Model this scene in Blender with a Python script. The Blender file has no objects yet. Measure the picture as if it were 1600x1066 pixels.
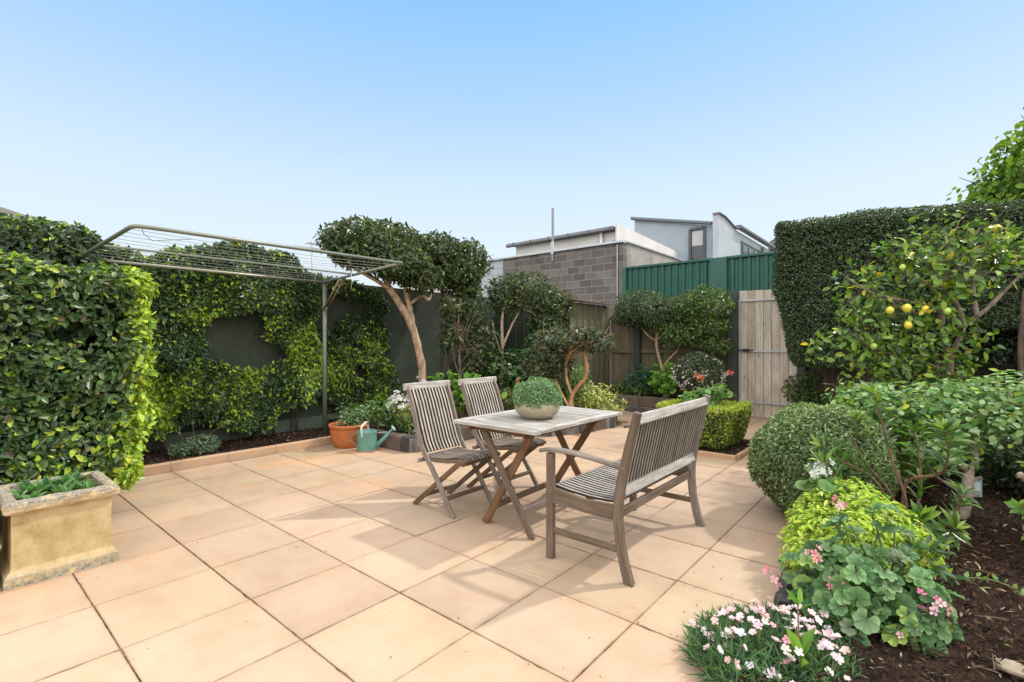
import bpy, math, random
import numpy as np
from mathutils import Vector

R = np.random.default_rng(7)
rnd = random.Random(5)
sc = bpy.context.scene
COL = sc.collection

# ---------------------------------------------------------------- camera, sky, sun, exposure
cam_d = bpy.data.cameras.new("camera"); cam = bpy.data.objects.new("camera", cam_d); COL.objects.link(cam)
cam.location = (0, 0, 1.45); cam.rotation_euler = (math.radians(90), 0, math.radians(40))
cam_d.sensor_width = 36; cam_d.lens = 36 * 768 / 1600; cam_d.clip_start = 0.05; cam_d.clip_end = 2000
cam_d.shift_y = 1.0 / 1600
sc.camera = cam
SUN = Vector((0.43, 0.86, 1.0)).normalized()          # towards the sun
elev = math.asin(SUN.z); azim = math.atan2(SUN.x, SUN.y)
SKYK = 0.635; FILLK = 1.70; FILL_DIR = (0.34, -0.41, 0.85)
w = bpy.data.worlds.new("World"); sc.world = w; w.use_nodes = True
nt = w.node_tree; nt.nodes.clear()
sky = nt.nodes.new("ShaderNodeTexSky"); sky.sky_type = 'NISHITA'; sky.sun_disc = False
sky.sun_elevation = elev; sky.sun_rotation = azim
sky.altitude = 0; sky.air_density = 1.3; sky.dust_density = 2.5; sky.ozone_density = 1.0
EXPO = 0.68
def wn(ty, **kw):
    n = nt.nodes.new(ty)
    for k, v in kw.items(): setattr(n, k, v)
    return n
tc = wn("ShaderNodeTexCoord"); sep = wn("ShaderNodeSeparateXYZ"); nt.links.new(tc.outputs["Generated"], sep.inputs[0])
cr = wn("ShaderNodeValToRGB"); nt.links.new(sep.outputs["Z"], cr.inputs[0])
el = cr.color_ramp.elements
SKYC = [(0.0, (.77, .89, .965)), (.15, (.79, .91, .985)), (.27, (.69, .855, 1.0)), (.42, (.47, .70, 1.0)), (.57, (.28, .59, 1.0)), (1.0, (.15, .40, .85))]
while len(el) < len(SKYC): el.new(.5)
for i, (p, c) in enumerate(SKYC): el[i].position = p; el[i].color = tuple(x * SKYK for x in c) + (1,)
nsk = wn("ShaderNodeVectorMath", operation='SCALE'); nt.links.new(sky.outputs[0], nsk.inputs[0]); nsk.inputs["Scale"].default_value = 0.15
mx = wn("ShaderNodeMix", data_type='RGBA'); mx.inputs[0].default_value = 0.97
nt.links.new(nsk.outputs[0], mx.inputs[6]); nt.links.new(cr.outputs[0], mx.inputs[7])
# added cloud-like fill glow, unseen, overhead and behind the viewpoint, softening the garden's shade
dt = wn("ShaderNodeVectorMath", operation='DOT_PRODUCT'); nt.links.new(tc.outputs["Generated"], dt.inputs[0]); dt.inputs[1].default_value = FILL_DIR
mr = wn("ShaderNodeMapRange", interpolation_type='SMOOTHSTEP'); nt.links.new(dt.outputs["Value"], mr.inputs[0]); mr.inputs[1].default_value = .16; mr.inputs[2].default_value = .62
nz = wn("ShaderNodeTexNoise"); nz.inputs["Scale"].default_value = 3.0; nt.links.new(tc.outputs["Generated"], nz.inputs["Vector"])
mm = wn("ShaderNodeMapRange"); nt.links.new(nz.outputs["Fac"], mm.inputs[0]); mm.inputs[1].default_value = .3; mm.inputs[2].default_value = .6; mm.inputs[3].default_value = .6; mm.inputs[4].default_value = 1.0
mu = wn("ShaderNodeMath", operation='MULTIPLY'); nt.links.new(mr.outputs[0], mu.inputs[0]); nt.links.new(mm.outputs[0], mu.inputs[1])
m2 = wn("ShaderNodeMix", data_type='RGBA'); nt.links.new(mu.outputs[0], m2.inputs[0]); nt.links.new(mx.outputs[2], m2.inputs[6]); m2.inputs[7].default_value = (FILLK * 1.04, FILLK, FILLK * .95, 1)
bg = wn("ShaderNodeBackground"); bg.inputs[1].default_value = 1.0
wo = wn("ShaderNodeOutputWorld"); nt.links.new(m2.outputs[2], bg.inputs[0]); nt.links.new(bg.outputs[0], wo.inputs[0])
sd = bpy.data.lights.new("sun", 'SUN'); sd.energy = 2.0; sd.angle = math.radians(2.0); sd.color = (1.0, 0.95, 0.86)
so = bpy.data.objects.new("sun", sd); COL.objects.link(so); so.location = (5, 10, 12)
so.rotation_euler = (-SUN).to_track_quat('-Z', 'Y').to_euler()
sc.view_settings.view_transform = 'Standard'; sc.view_settings.look = 'None'
sc.view_settings.exposure = EXPO; sc.view_settings.gamma = 1.0
sc.render.resolution_x = 1024; sc.render.resolution_y = 682
sc.cycles.max_bounces = 8; sc.cycles.diffuse_bounces = 4; sc.cycles.transmission_bounces = 6; sc.cycles.transparent_max_bounces = 8

# ---------------------------------------------------------------- materials
def lk(t, a, b): t.links.new(a, b)
def node(t, ty, **kw):
    n = t.nodes.new(ty)
    for k, v in kw.items():
        if k in n.inputs: n.inputs[k].default_value = v
        else: setattr(n, k, v)
    return n
def base_mat(name, rough=0.6, spec=0.5, metal=0.0):
    m = bpy.data.materials.new(name); m.use_nodes = True
    t = m.node_tree; b = t.nodes["Principled BSDF"]
    b.inputs["Roughness"].default_value = rough; b.inputs["Metallic"].default_value = metal
    b.inputs["Specular IOR Level"].default_value = spec
    return m, t, b
def attr(t, name="Col"):
    n = t.nodes.new("ShaderNodeAttribute"); n.attribute_name = name; return n
def mixc(t, fac, a, b, mode='MIX'):
    n = t.nodes.new("ShaderNodeMix"); n.data_type = 'RGBA'; n.blend_type = mode
    for s, v in ((0, fac), (6, a), (7, b)):
        if hasattr(v, "is_output"): lk(t, v, n.inputs[s])
        else: n.inputs[s].default_value = v if s == 0 else (tuple(v) + (1,) if len(v) == 3 else v)
    return n.outputs[2]
def ramp(t, src, stops):
    n = t.nodes.new("ShaderNodeValToRGB"); lk(t, src, n.inputs[0])
    e = n.color_ramp.elements
    while len(e) < len(stops): e.new(0.5)
    for i, (p, c) in enumerate(stops):
        e[i].position = p; e[i].color = (c, c, c, 1) if isinstance(c, (int, float)) else tuple(c) + (1,)
    return n.outputs[0]
def noise(t, scale, detail=4, rough=0.6, vec=None, dist=0.0):
    n = node(t, "ShaderNodeTexNoise", Scale=scale, Detail=detail, Roughness=rough, Distortion=dist)
    if vec is not None: lk(t, vec, n.inputs["Vector"])
    return n.outputs["Fac"]
def posn(t, scale=None):
    g = t.nodes.new("ShaderNodeNewGeometry")
    if scale is None: return g.outputs["Position"]
    mp = node(t, "ShaderNodeMapping", Scale=scale); lk(t, g.outputs["Position"], mp.inputs["Vector"]); return mp.outputs[0]
def bump(t, b, h, strength=0.3, dist=0.01):
    n = node(t, "ShaderNodeBump", Strength=strength, Distance=dist); lk(t, h, n.inputs["Height"]); lk(t, n.outputs[0], b.inputs["Normal"])

def m_leaf(name, rough=0.38, trans=0.35, spec=0.5, tint=(1.25, 1.3, 0.55)):
    m, t, b = base_mat(name, rough, spec)
    a = attr(t); lk(t, a.outputs["Color"], b.inputs["Base Color"])
    tr = t.nodes.new("ShaderNodeBsdfTranslucent")
    c2 = mixc(t, 1.0, a.outputs["Color"], tint, 'MULTIPLY'); lk(t, c2, tr.inputs["Color"])
    mx = t.nodes.new("ShaderNodeMixShader"); mx.inputs[0].default_value = trans
    lk(t, b.outputs[0], mx.inputs[1]); lk(t, tr.outputs[0], mx.inputs[2])
    lk(t, mx.outputs[0], t.nodes["Material Output"].inputs[0])
    return m
LEAF = m_leaf("glossy_leaf", 0.36, 0.34, 0.6)
SOFT = m_leaf("soft_leaf", 0.6, 0.38, 0.3)
PETAL = m_leaf("petal", 0.7, 0.35, 0.2, (1.0, 1.0, 1.0))

def m_col(name, rough=0.6, nscale=30, amt=0.25, bmp=0.2, bdist=0.004, spec=0.4, metal=0.0, big=2.0, bigamt=0.2, pscale=None):
    m, t, b = base_mat(name, rough, spec, metal)
    p = posn(t, pscale)
    a = attr(t).outputs["Color"]
    n1 = noise(t, nscale, 6, 0.65, p); n2 = noise(t, big, 4, 0.6, p)
    f1 = ramp(t, n1, [(0.25, 1 - amt), (0.75, 1 + amt * 0.5)]); f2 = ramp(t, n2, [(0.3, 1 - bigamt), (0.7, 1 + bigamt * 0.4)])
    c = mixc(t, 1.0, a, f1, 'MULTIPLY'); c = mixc(t, 1.0, c, f2, 'MULTIPLY')
    lk(t, c, b.inputs["Base Color"])
    if bmp: bump(t, b, n1, bmp, bdist)
    return m
PLAIN = m_col("painted_surface", 0.55, 40, 0.12, 0.1, 0.002, bigamt=0.12)
BARK = m_col("bark", 0.85, 60, 0.45, 0.7, 0.008, 0.2, big=14, bigamt=0.5, pscale=(1, 1, 0.45))
STONE = m_col("stone", 0.8, 45, 0.35, 0.7, 0.008, 0.3, big=7, bigamt=0.35)
METAL = m_col("painted_metal", 0.42, 60, 0.12, 0.05, 0.001, 0.5, metal=0.25, big=5, bigamt=0.15)
RENDER_ = m_col("cement_render", 0.85, 14, 0.18, 0.3, 0.006, 0.2, big=1.6, bigamt=0.35)
TERRA = m_col("terracotta", 0.7, 35, 0.12, 0.1, 0.002, 0.3, big=6, bigamt=0.28)

def m_wood(name):
    m, t, b = base_mat(name, 0.75, 0.25)
    g = attr(t, "g"); mp = node(t, "ShaderNodeMapping", Scale=(3.0, 90.0, 90.0)); lk(t, g.outputs["Vector"], mp.inputs[0])
    n1 = noise(t, 1.0, 6, 0.7, mp.outputs[0], 0.6)
    mp2 = node(t, "ShaderNodeMapping", Scale=(5.0, 12.0, 12.0)); lk(t, g.outputs["Vector"], mp2.inputs[0])
    n2 = noise(t, 1.0, 4, 0.6, mp2.outputs[0])
    c = mixc(t, 1.0, attr(t).outputs["Color"], ramp(t, n1, [(0.3, 0.38), (0.5, 0.95), (0.72, 1.35)]), 'MULTIPLY')
    c = mixc(t, 1.0, c, ramp(t, n2, [(0.3, (0.72, 0.66, 0.6)), (0.65, (1.05, 1.04, 1.03))]), 'MULTIPLY')
    lk(t, c, b.inputs["Base Color"]); bump(t, b, n1, 0.45, 0.0015)
    return m
WOOD = m_wood("weathered_teak")
def m_paling(name):
    m, t, b = base_mat(name, 0.85, 0.15)
    g = attr(t, "g"); mp = node(t, "ShaderNodeMapping", Scale=(1.6, 38.0, 38.0)); lk(t, g.outputs["Vector"], mp.inputs[0])
    n1 = noise(t, 1.0, 7, 0.7, mp.outputs[0], 1.2)
    mp2 = node(t, "ShaderNodeMapping", Scale=(1.3, 3.0, 3.0)); lk(t, g.outputs["Vector"], mp2.inputs[0])
    n2 = noise(t, 1.0, 5, 0.6, mp2.outputs[0], 0.5)
    vo = node(t, "ShaderNodeTexVoronoi", Scale=1.0); mp3 = node(t, "ShaderNodeMapping", Scale=(2.2, 7.0, 0.01)); lk(t, g.outputs["Vector"], mp3.inputs[0]); lk(t, mp3.outputs[0], vo.inputs["Vector"])
    knot = ramp(t, vo.outputs["Distance"], [(0.05, 0.35), (0.13, 1.0)])
    c = mixc(t, 1.0, attr(t).outputs["Color"], ramp(t, n1, [(0.28, 0.42), (0.48, 0.97), (0.8, 1.22)]), 'MULTIPLY')
    c = mixc(t, 1.0, c, ramp(t, n2, [(0.3, (0.68, 0.66, 0.6)), (0.65, (1.05, 1.05, 1.05))]), 'MULTIPLY')
    c = mixc(t, 0.75, c, knot, 'MULTIPLY')
    lk(t, c, b.inputs["Base Color"]); bump(t, b, n1, 0.5, 0.003)
    return m
PALING = m_paling("rough_sawn_paling")

def m_paving():
    m, t, b = base_mat("concrete_paver", 0.62, 0.3)
    p = posn(t)
    a = attr(t).outputs["Color"]
    fine = noise(t, 260, 3, 0.7, p); mid = noise(t, 3.2, 5, 0.62, p); big = noise(t, 0.75, 4, 0.6, p)
    c = mixc(t, 1.0, a, ramp(t, fine, [(0.3, 0.93), (0.7, 1.04)]), 'MULTIPLY')
    c = mixc(t, 1.0, c, ramp(t, mid, [(0.28, (0.88, 0.84, 0.79)), (0.6, (1.02, 1.02, 1.02))]), 'MULTIPLY')
    # rusty run-off blotches, stronger on the low side near the garden wall
    sx = t.nodes.new("ShaderNodeSeparateXYZ"); lk(t, p, sx.inputs[0])
    mr = node(t, "ShaderNodeMapRange"); lk(t, sx.outputs["X"], mr.inputs[0]); mr.inputs[1].default_value = -3.2; mr.inputs[2].default_value = -5.6; mr.inputs[3].default_value = 0.15; mr.inputs[4].default_value = 1.0
    st = ramp(t, noise(t, 1.5, 5, 0.66, p, 0.4), [(0.50, 0.0), (0.70, 0.85)])
    mu = node(t, "ShaderNodeMath", operation='MULTIPLY'); lk(t, st, mu.inputs[0]); lk(t, mr.outputs[0], mu.inputs[1])
    c = mixc(t, mu.outputs[0], c, (0.56, 0.30, 0.14))
    grey = ramp(t, big, [(0.45, 0.0), (0.75, 0.35)])
    c = mixc(t, grey, c, (0.60, 0.47, 0.36))
    # small dark specks
    vo = node(t, "ShaderNodeTexVoronoi", Scale=9.0); lk(t, p, vo.inputs["Vector"])
    sp = ramp(t, vo.outputs["Distance"], [(0.035, 0.45), (0.06, 1.0)])
    c = mixc(t, 1.0, c, sp, 'MULTIPLY')
    # dirt along tile edge from attribute alpha-like channel
    e = attr(t, "edge").outputs["Fac"]
    en = noise(t, 6.0, 5, 0.7, p)
    em = node(t, "ShaderNodeMath", operation='MULTIPLY'); lk(t, e, em.inputs[0]); lk(t, ramp(t, en, [(0.35, 0.1), (0.7, 1.0)]), em.inputs[1])
    c = mixc(t, em.outputs[0], c, (0.17, 0.10, 0.06))
    lk(t, c, b.inputs["Base Color"]); bump(t, b, fine, 0.12, 0.002)
    return m
PAVE = m_paving()
def m_soil(name, a, bcol, sc_=40):
    m, t, b = base_mat(name, 0.95, 0.1)
    p = posn(t); n1 = noise(t, sc_, 8, 0.75, p); n2 = noise(t, 3, 4, 0.6, p)
    c = mixc(t, ramp(t, n1, [(0.35, 0.0), (0.68, 1.0)]), a, bcol)
    c = mixc(t, 1.0, c, ramp(t, n2, [(0.3, 0.75), (0.7, 1.15)]), 'MULTIPLY')
    lk(t, c, b.inputs["Base Color"]); bump(t, b, n1, 1.0, 0.03)
    return m
SOIL = m_soil("dark_mulch", (0.018, 0.011, 0.008), (0.085, 0.05, 0.034))
EARTH = m_soil("earth", (0.10, 0.08, 0.06), (0.2, 0.17, 0.13), 8)
def m_block():
    m, t, b = base_mat("concrete_block", 0.9, 0.15)
    g = attr(t, "g").outputs["Vector"]
    br = node(t, "ShaderNodeTexBrick", Scale=1.0); lk(t, g, br.inputs["Vector"])
    br.inputs["Color1"].default_value = (0.115, 0.105, 0.10, 1); br.inputs["Color2"].default_value = (0.20, 0.185, 0.175, 1)
    br.inputs["Mortar"].default_value = (0.27, 0.255, 0.235, 1)
    br.inputs["Mortar Size"].default_value = 0.007; br.inputs["Mortar Smooth"].default_value = 0.1
    br.inputs["Brick Width"].default_value = 0.4; br.inputs["Row Height"].default_value = 0.2; br.inputs["Bias"].default_value = -0.1
    n1 = noise(t, 25, 6, 0.7, g); n2 = noise(t, 1.2, 4, 0.6, g)
    c = mixc(t, 1.0, br.outputs[0], ramp(t, n1, [(0.3, 0.78), (0.7, 1.15)]), 'MULTIPLY')
    c = mixc(t, 1.0, c, ramp(t, n2, [(0.3, 0.8), (0.7, 1.15)]), 'MULTIPLY')
    lk(t, c, b.inputs["Base Color"]); bump(t, b, n1, 0.4, 0.006)
    return m
BLOCK = m_block()
def m_glass():
    m, t, b = base_mat("window_glass", 0.08, 0.8); b.inputs["Base Color"].default_value = (0.02, 0.025, 0.03, 1)
    return m
GLASS = m_glass()
def m_galv():
    m, t, b = base_mat("enamelled_steel", 0.5, 0.4, 0.1)
    p = posn(t); a = attr(t).outputs["Color"]
    n1 = noise(t, 55, 6, 0.7, p); n2 = noise(t, 9, 4, 0.6, p)
    c = mixc(t, ramp(t, n1, [(0.66, 0.0), (0.74, 0.7)]), a, (0.25, 0.2, 0.15))
    c = mixc(t, 1.0, c, ramp(t, n2, [(0.3, 0.8), (0.7, 1.1)]), 'MULTIPLY')
    lk(t, c, b.inputs["Base Color"]); return m
GALV = m_galv()
def m_sandstone():
    m, t, b = base_mat("cast_sandstone", 0.85, 0.2)
    p = posn(t); a = attr(t).outputs["Color"]
    n1 = noise(t, 70, 6, 0.75, p); n2 = noise(t, 4.5, 5, 0.6, p); n3 = noise(t, 22, 5, 0.7, p, 0.5)
    c = mixc(t, 1.0, a, ramp(t, n2, [(0.32, (0.66, 0.58, 0.40)), (0.5, (1.0, .95, .85)), (0.68, (1.2, 1.22, 1.28))]), 'MULTIPLY')
    c = mixc(t, 1.0, c, ramp(t, n1, [(0.3, 0.85), (0.7, 1.08)]), 'MULTIPLY')
    li = attr(t, "edge").outputs["Fac"]
    mu = node(t, "ShaderNodeMath", operation='MULTIPLY'); lk(t, li, mu.inputs[0]); lk(t, ramp(t, n3, [(0.36, 0.0), (0.5, 1.0)]), mu.inputs[1])
    c = mixc(t, mu.outputs[0], c, ramp(t, n1, [(0.35, (0.09, 0.085, 0.07)), (0.65, (0.36, 0.335, 0.27))]))
    lk(t, c, b.inputs["Base Color"]); bump(t, b, n3, 0.35, 0.006); return m
SAND = m_sandstone()

# ---------------------------------------------------------------- mesh builder
def tagp(o, label=None, cat=None, group=None, kind=None):
    if label: o["label"] = label
    if cat: o["category"] = cat
    if group: o["group"] = group
    if kind: o["kind"] = kind
    return o
def wloc(o):
    return np.array(o.get("_w", (0, 0, 0)), float)
ROOTS = {}
def empty(name, loc, label, cat, group=None):
    o = bpy.data.objects.new(name, None); COL.objects.link(o); o.location = loc; o.empty_display_size = 0.1
    ROOTS[o] = np.array(loc, float); return tagp(o, label, cat, group)

class MB:
    def __init__(s): s.V = []; s.L = []; s.S = []; s.C = []; s.G = []; s.E = []; s.n = 0; s.smooth = []
    def add(s, V, faces, col=(0.5, 0.5, 0.5), g=None, e=0.0, smooth=False):
        V = np.asarray(V, float); k = len(V)
        if isinstance(faces, tuple): loops, sizes = faces
        else:
            sizes = np.array([len(f) for f in faces]); loops = np.concatenate([np.asarray(f) for f in faces])
        s.V.append(V); s.L.append(loops + s.n); s.S.append(sizes)
        c = np.asarray(col, float); s.C.append(np.broadcast_to(c, (k, 3)) if c.ndim == 1 else c)
        s.G.append(V if g is None else g)
        e = np.asarray(e, float); s.E.append(np.broadcast_to(e, (k,)))
        s.smooth.append(np.full(len(sizes), smooth)); s.n += k
        return s
    def build(s, name, mat, parent=None, loc=None, mod=None):
        me = bpy.data.meshes.new(name)
        V = np.concatenate(s.V); L = np.concatenate(s.L).astype(np.int32); S = np.concatenate(s.S).astype(np.int32)
        off = np.zeros(3)
        if parent is not None:
            r = parent
            while r.parent: r = r.parent
            off = ROOTS[r]
        elif loc is not None: off = np.array(loc, float)
        V = V - off
        me.vertices.add(len(V)); me.vertices.foreach_set("co", V.astype(np.float32).ravel())
        me.loops.add(len(L)); me.loops.foreach_set("vertex_index", L)
        me.polygons.add(len(S)); st = np.concatenate([[0], np.cumsum(S)[:-1]]).astype(np.int32)
        me.polygons.foreach_set("loop_start", st); me.polygons.foreach_set("loop_total", S)
        me.polygons.foreach_set("use_smooth", np.concatenate(s.smooth))
        a = me.attributes.new("Col", 'FLOAT_COLOR', 'POINT')
        C = np.concatenate(s.C); a.data.foreach_set("color", np.c_[C, np.ones(len(C))].astype(np.float32).ravel())
        a = me.attributes.new("g", 'FLOAT_VECTOR', 'POINT'); a.data.foreach_set("vector", np.concatenate(s.G).astype(np.float32).ravel())
        a = me.attributes.new("edge", 'FLOAT', 'POINT'); a.data.foreach_set("value", np.concatenate(s.E).astype(np.float32))
        me.update(calc_edges=True); me.materials.append(mat)
        o = bpy.data.objects.new(name, me); COL.objects.link(o)
        if parent is not None: o.parent = parent
        elif loc is not None: o.location = loc
        if parent is None: ROOTS[o] = off
        return o
    # -- primitives
    def sweep(s, pts, w, h, side=(1, 0, 0), ch=0.003, col=(0.5, 0.5, 0.5), e=0.0, cside=None):
        P = [np.array(p, float) for p in pts]; n = len(P); side = np.array(side, float)
        w = w if hasattr(w, "__len__") else [w] * n; h = h if hasattr(h, "__len__") else [h] * n
        V = []; G = []; r = np.array([rnd.uniform(0, 50), rnd.uniform(0, 50), rnd.uniform(0, 50)]); d = 0
        for i in range(n):
            T = P[min(i + 1, n - 1)] - P[max(i - 1, 0)]; T /= np.linalg.norm(T)
            W = side - T * side.dot(T); W /= np.linalg.norm(W); U = np.cross(T, W)
            if i: d += np.linalg.norm(P[i] - P[i - 1])
            a, b = w[i] / 2, h[i] / 2; c = min(ch, a * 0.8, b * 0.8)
            for x, y in ((a, b - c), (a - c, b), (-a + c, b), (-a, b - c), (-a, -b + c), (-a + c, -b), (a - c, -b), (a, -b + c)):
                V.append(P[i] + W * x + U * y); G.append(r + np.array([d, x, y]))
        F = []
        for i in range(n - 1):
            for k in range(8):
                a0 = i * 8 + k; a1 = i * 8 + (k + 1) % 8; F.append([a0, a0 + 8, a1 + 8, a1])
        F.append(list(range(8))); F.append([(n - 1) * 8 + k for k in range(7, -1, -1)])
        if cside is not None: col = np.array([cside if k in (7, 0, 3, 4) else col for _ in range(n) for k in range(8)])  # separate side colour; slats use it to paint shade into their gaps
        return s.add(V, F, col, np.array(G), e)
    def box(s, c, sz, col=(0.5, 0.5, 0.5), rz=0.0, ch=0.003, e=0.0, along=None):
        c = np.array(c, float); sx, sy, sz_ = sz
        ax = int(np.argmax(sz)) if along is None else along
        cs, sn = math.cos(rz), math.sin(rz)
        X = np.array([cs, sn, 0]); Y = np.array([-sn, cs, 0]); Z = np.array([0, 0, 1.0])
        A = [X, Y, Z][ax]; o = [(1, 2), (2, 0), (0, 1)][ax]; B = [X, Y, Z][o[0]]
        return s.sweep([c - A * sz[ax] / 2, c + A * sz[ax] / 2], sz[o[0]], sz[o[1]], B, ch, col, e)
    def quad(s, pts, col=(0.5, 0.5, 0.5), e=0.0): return s.add(pts, [list(range(len(pts)))], col, None, e)
    def prism(s, poly, z0, z1, col=(0.5, 0.5, 0.5)):
        n = len(poly); V = [(x, y, z0) for x, y in poly] + [(x, y, z1) for x, y in poly]
        F = [[i, (i + 1) % n, n + (i + 1) % n, n + i] for i in range(n)] + [list(range(n, 2 * n)), list(range(n - 1, -1, -1))]
        return s.add(V, F, col)
    def extr(s, poly3, d, col=(0.5, 0.5, 0.5)):      # polygon in space, pushed along d
        A = np.array(poly3, float); B = A + np.array(d, float); n = len(A)
        F = [[i, (i + 1) % n, n + (i + 1) % n, n + i] for i in range(n)] + [list(range(n, 2 * n)), list(range(n - 1, -1, -1))]
        return s.add(np.r_[A, B], F, col)
    def tube(s, pts, rad, n=8, col=(0.5, 0.5, 0.5), rough=0.0, cap=True):
        P = np.array(pts, float); m = len(P); rad = rad if hasattr(rad, "__len__") else [rad] * m
        T = np.zeros_like(P); T[1:-1] = P[2:] - P[:-2] if m > 2 else 0; T[0] = P[1] - P[0]; T[-1] = P[-1] - P[-2]
        T /= np.linalg.norm(T, axis=1)[:, None] + 1e-9
        up = np.array([0.13, 0.21, 0.97]) if abs(T[0][2]) < 0.9 else np.array([0.97, 0.2, 0.1])
        V = []
        for i in range(m):
            W = np.cross(T[i], up); W /= np.linalg.norm(W); U = np.cross(T[i], W); up = -U if False else up
            for k in range(n):
                a = 2 * math.pi * k / n; r = rad[i] * (1 + rough * rnd.uniform(-1, 1))
                V.append(P[i] + (W * math.cos(a) + U * math.sin(a)) * r)
        F = [[i * n + k, i * n + (k + 1) % n, (i + 1) * n + (k + 1) % n, (i + 1) * n + k] for i in range(m - 1) for k in range(n)]
        if cap: F += [list(range(n - 1, -1, -1)), [(m - 1) * n + k for k in range(n)]]
        return s.add(V, F, col, None, 0.0, True)
    def lathe(s, prof, c=(0, 0, 0), n=32, col=(0.5, 0.5, 0.5), e=0.0, sq=1.0):
        V = []; c = np.array(c, float); m = len(prof)
        for r, z in prof:
            for k in range(n):
                a = 2 * math.pi * k / n; V.append(c + np.array([r * math.cos(a), r * math.sin(a) * sq, z]))
        F = [[i * n + k, i * n + (k + 1) % n, (i + 1) * n + (k + 1) % n, (i + 1) * n + k] for i in range(m - 1) for k in range(n)]
        return s.add(V, F, col, None, e, True)

def smoothpath(pts, k=4):
    P = np.array(pts, float); out = []
    for i in range(len(P) - 1):
        p0 = P[max(i - 1, 0)]; p1 = P[i]; p2 = P[i + 1]; p3 = P[min(i + 2, len(P) - 1)]
        for j in range(k):
            t = j / k
            out.append(0.5 * ((2 * p1) + (p2 - p0) * t + (2 * p0 - 5 * p1 + 4 * p2 - p3) * t * t + (3 * p1 - p0 - 3 * p2 + p3) * t ** 3))
    out.append(P[-1]); return np.array(out)

# ---------------------------------------------------------------- foliage
def lumps(P, freq, seed=0, oct=3):
    r = np.random.default_rng(seed + 100); v = np.zeros(len(P))
    for i in range(oct * 5):
        d = r.normal(size=3); d /= np.linalg.norm(d); f = freq * (1 + i // 5) * r.uniform(0.7, 1.3)
        v += np.sin(P @ d * f * 6.28 + r.uniform(0, 6.28)) / (1 + i // 5)
    return v / 3.2
def nrmz(a): return a / (np.linalg.norm(a, axis=1)[:, None] + 1e-9)
OVAL = (np.array([(0, 0, 0), (.46, .3, .09), (.40, .68, .07), (0, 1, -.05), (-.40, .68, .07), (-.46, .3, .09)]), [[0, 1, 2, 3], [0, 3, 4, 5]])
LONG = (np.array([(0, 0, 0), (.5, .35, .03), (.4, .7, -.03), (0, 1, -.2), (-.4, .7, -.03), (-.5, .35, .03), (0, .35, -.03), (0, .7, -.08)]),
        [[0, 1, 6], [1, 2, 7, 6], [2, 3, 7], [0, 6, 5], [6, 7, 4, 5], [7, 3, 4]])
DIAM = (np.array([(0, 0, 0), (.5, .5, .06), (0, 1, 0), (-.5, .5, .06)]), [[0, 1, 2, 3]])
def lobed(n=18, lobes=6, cup=0.16, depth=0.13):
    V = [(0, .28, -.06)]; F = []
    for i in range(n + 1):
        a = math.radians(-75 + 330 * i / n) ; r = 0.5 * (1 - depth * abs(math.sin(lobes * math.pi * i / n + math.pi / 2)) ** 2 * 1.0)
        x = r * math.cos(a + math.radians(0)); y = r * math.sin(a)
        V.append((r * math.sin(math.radians(195 - 330 * i / n + 0)) * 1.0 * -1, 0.5 - 0.0 + r * -math.cos(math.radians(15 + 330 * i / n)), cup * 0.6 * (1 if i % 2 else .55)))
    V = [(0, .42, 0)] + [(0.52 * (1 - depth * (i % 3 == 0)) * math.sin(math.radians(20 + 320 * i / n)), .5 - 0.52 * (1 - depth * (i % 3 == 0)) * math.cos(math.radians(20 + 320 * i / n)), cup * (.35 + .65 * (i % 3 == 0))) for i in range(n + 1)]
    F = [[0, i + 1, i + 2] for i in range(n)]
    return (np.array(V), F)
LOBE = lobed()
ROUND = lobed(10, 5, 0.1, 0.04)
def flower5(n=5, w=0.36, up=0.18, inner=0.05):
    V = []; F = []
    for i in range(n):
        a = 2 * math.pi * i / n + 0.1 * i; d = np.array([math.cos(a), math.sin(a)]); q = np.array([-d[1], d[0]])
        b = len(V)
        for r, s_, z in ((inner, 0, 0), (.32, w * .5, up * .6), (.5, w * .3, up), (.5, -w * .3, up), (.32, -w * .5, up * .6)):
            p = d * r + q * s_; V.append((p[0], p[1] + 0.5, z))
        F.append([b, b + 1, b + 2, b + 3, b + 4])
    return (np.array(V), F)
FLOW = flower5()

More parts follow.
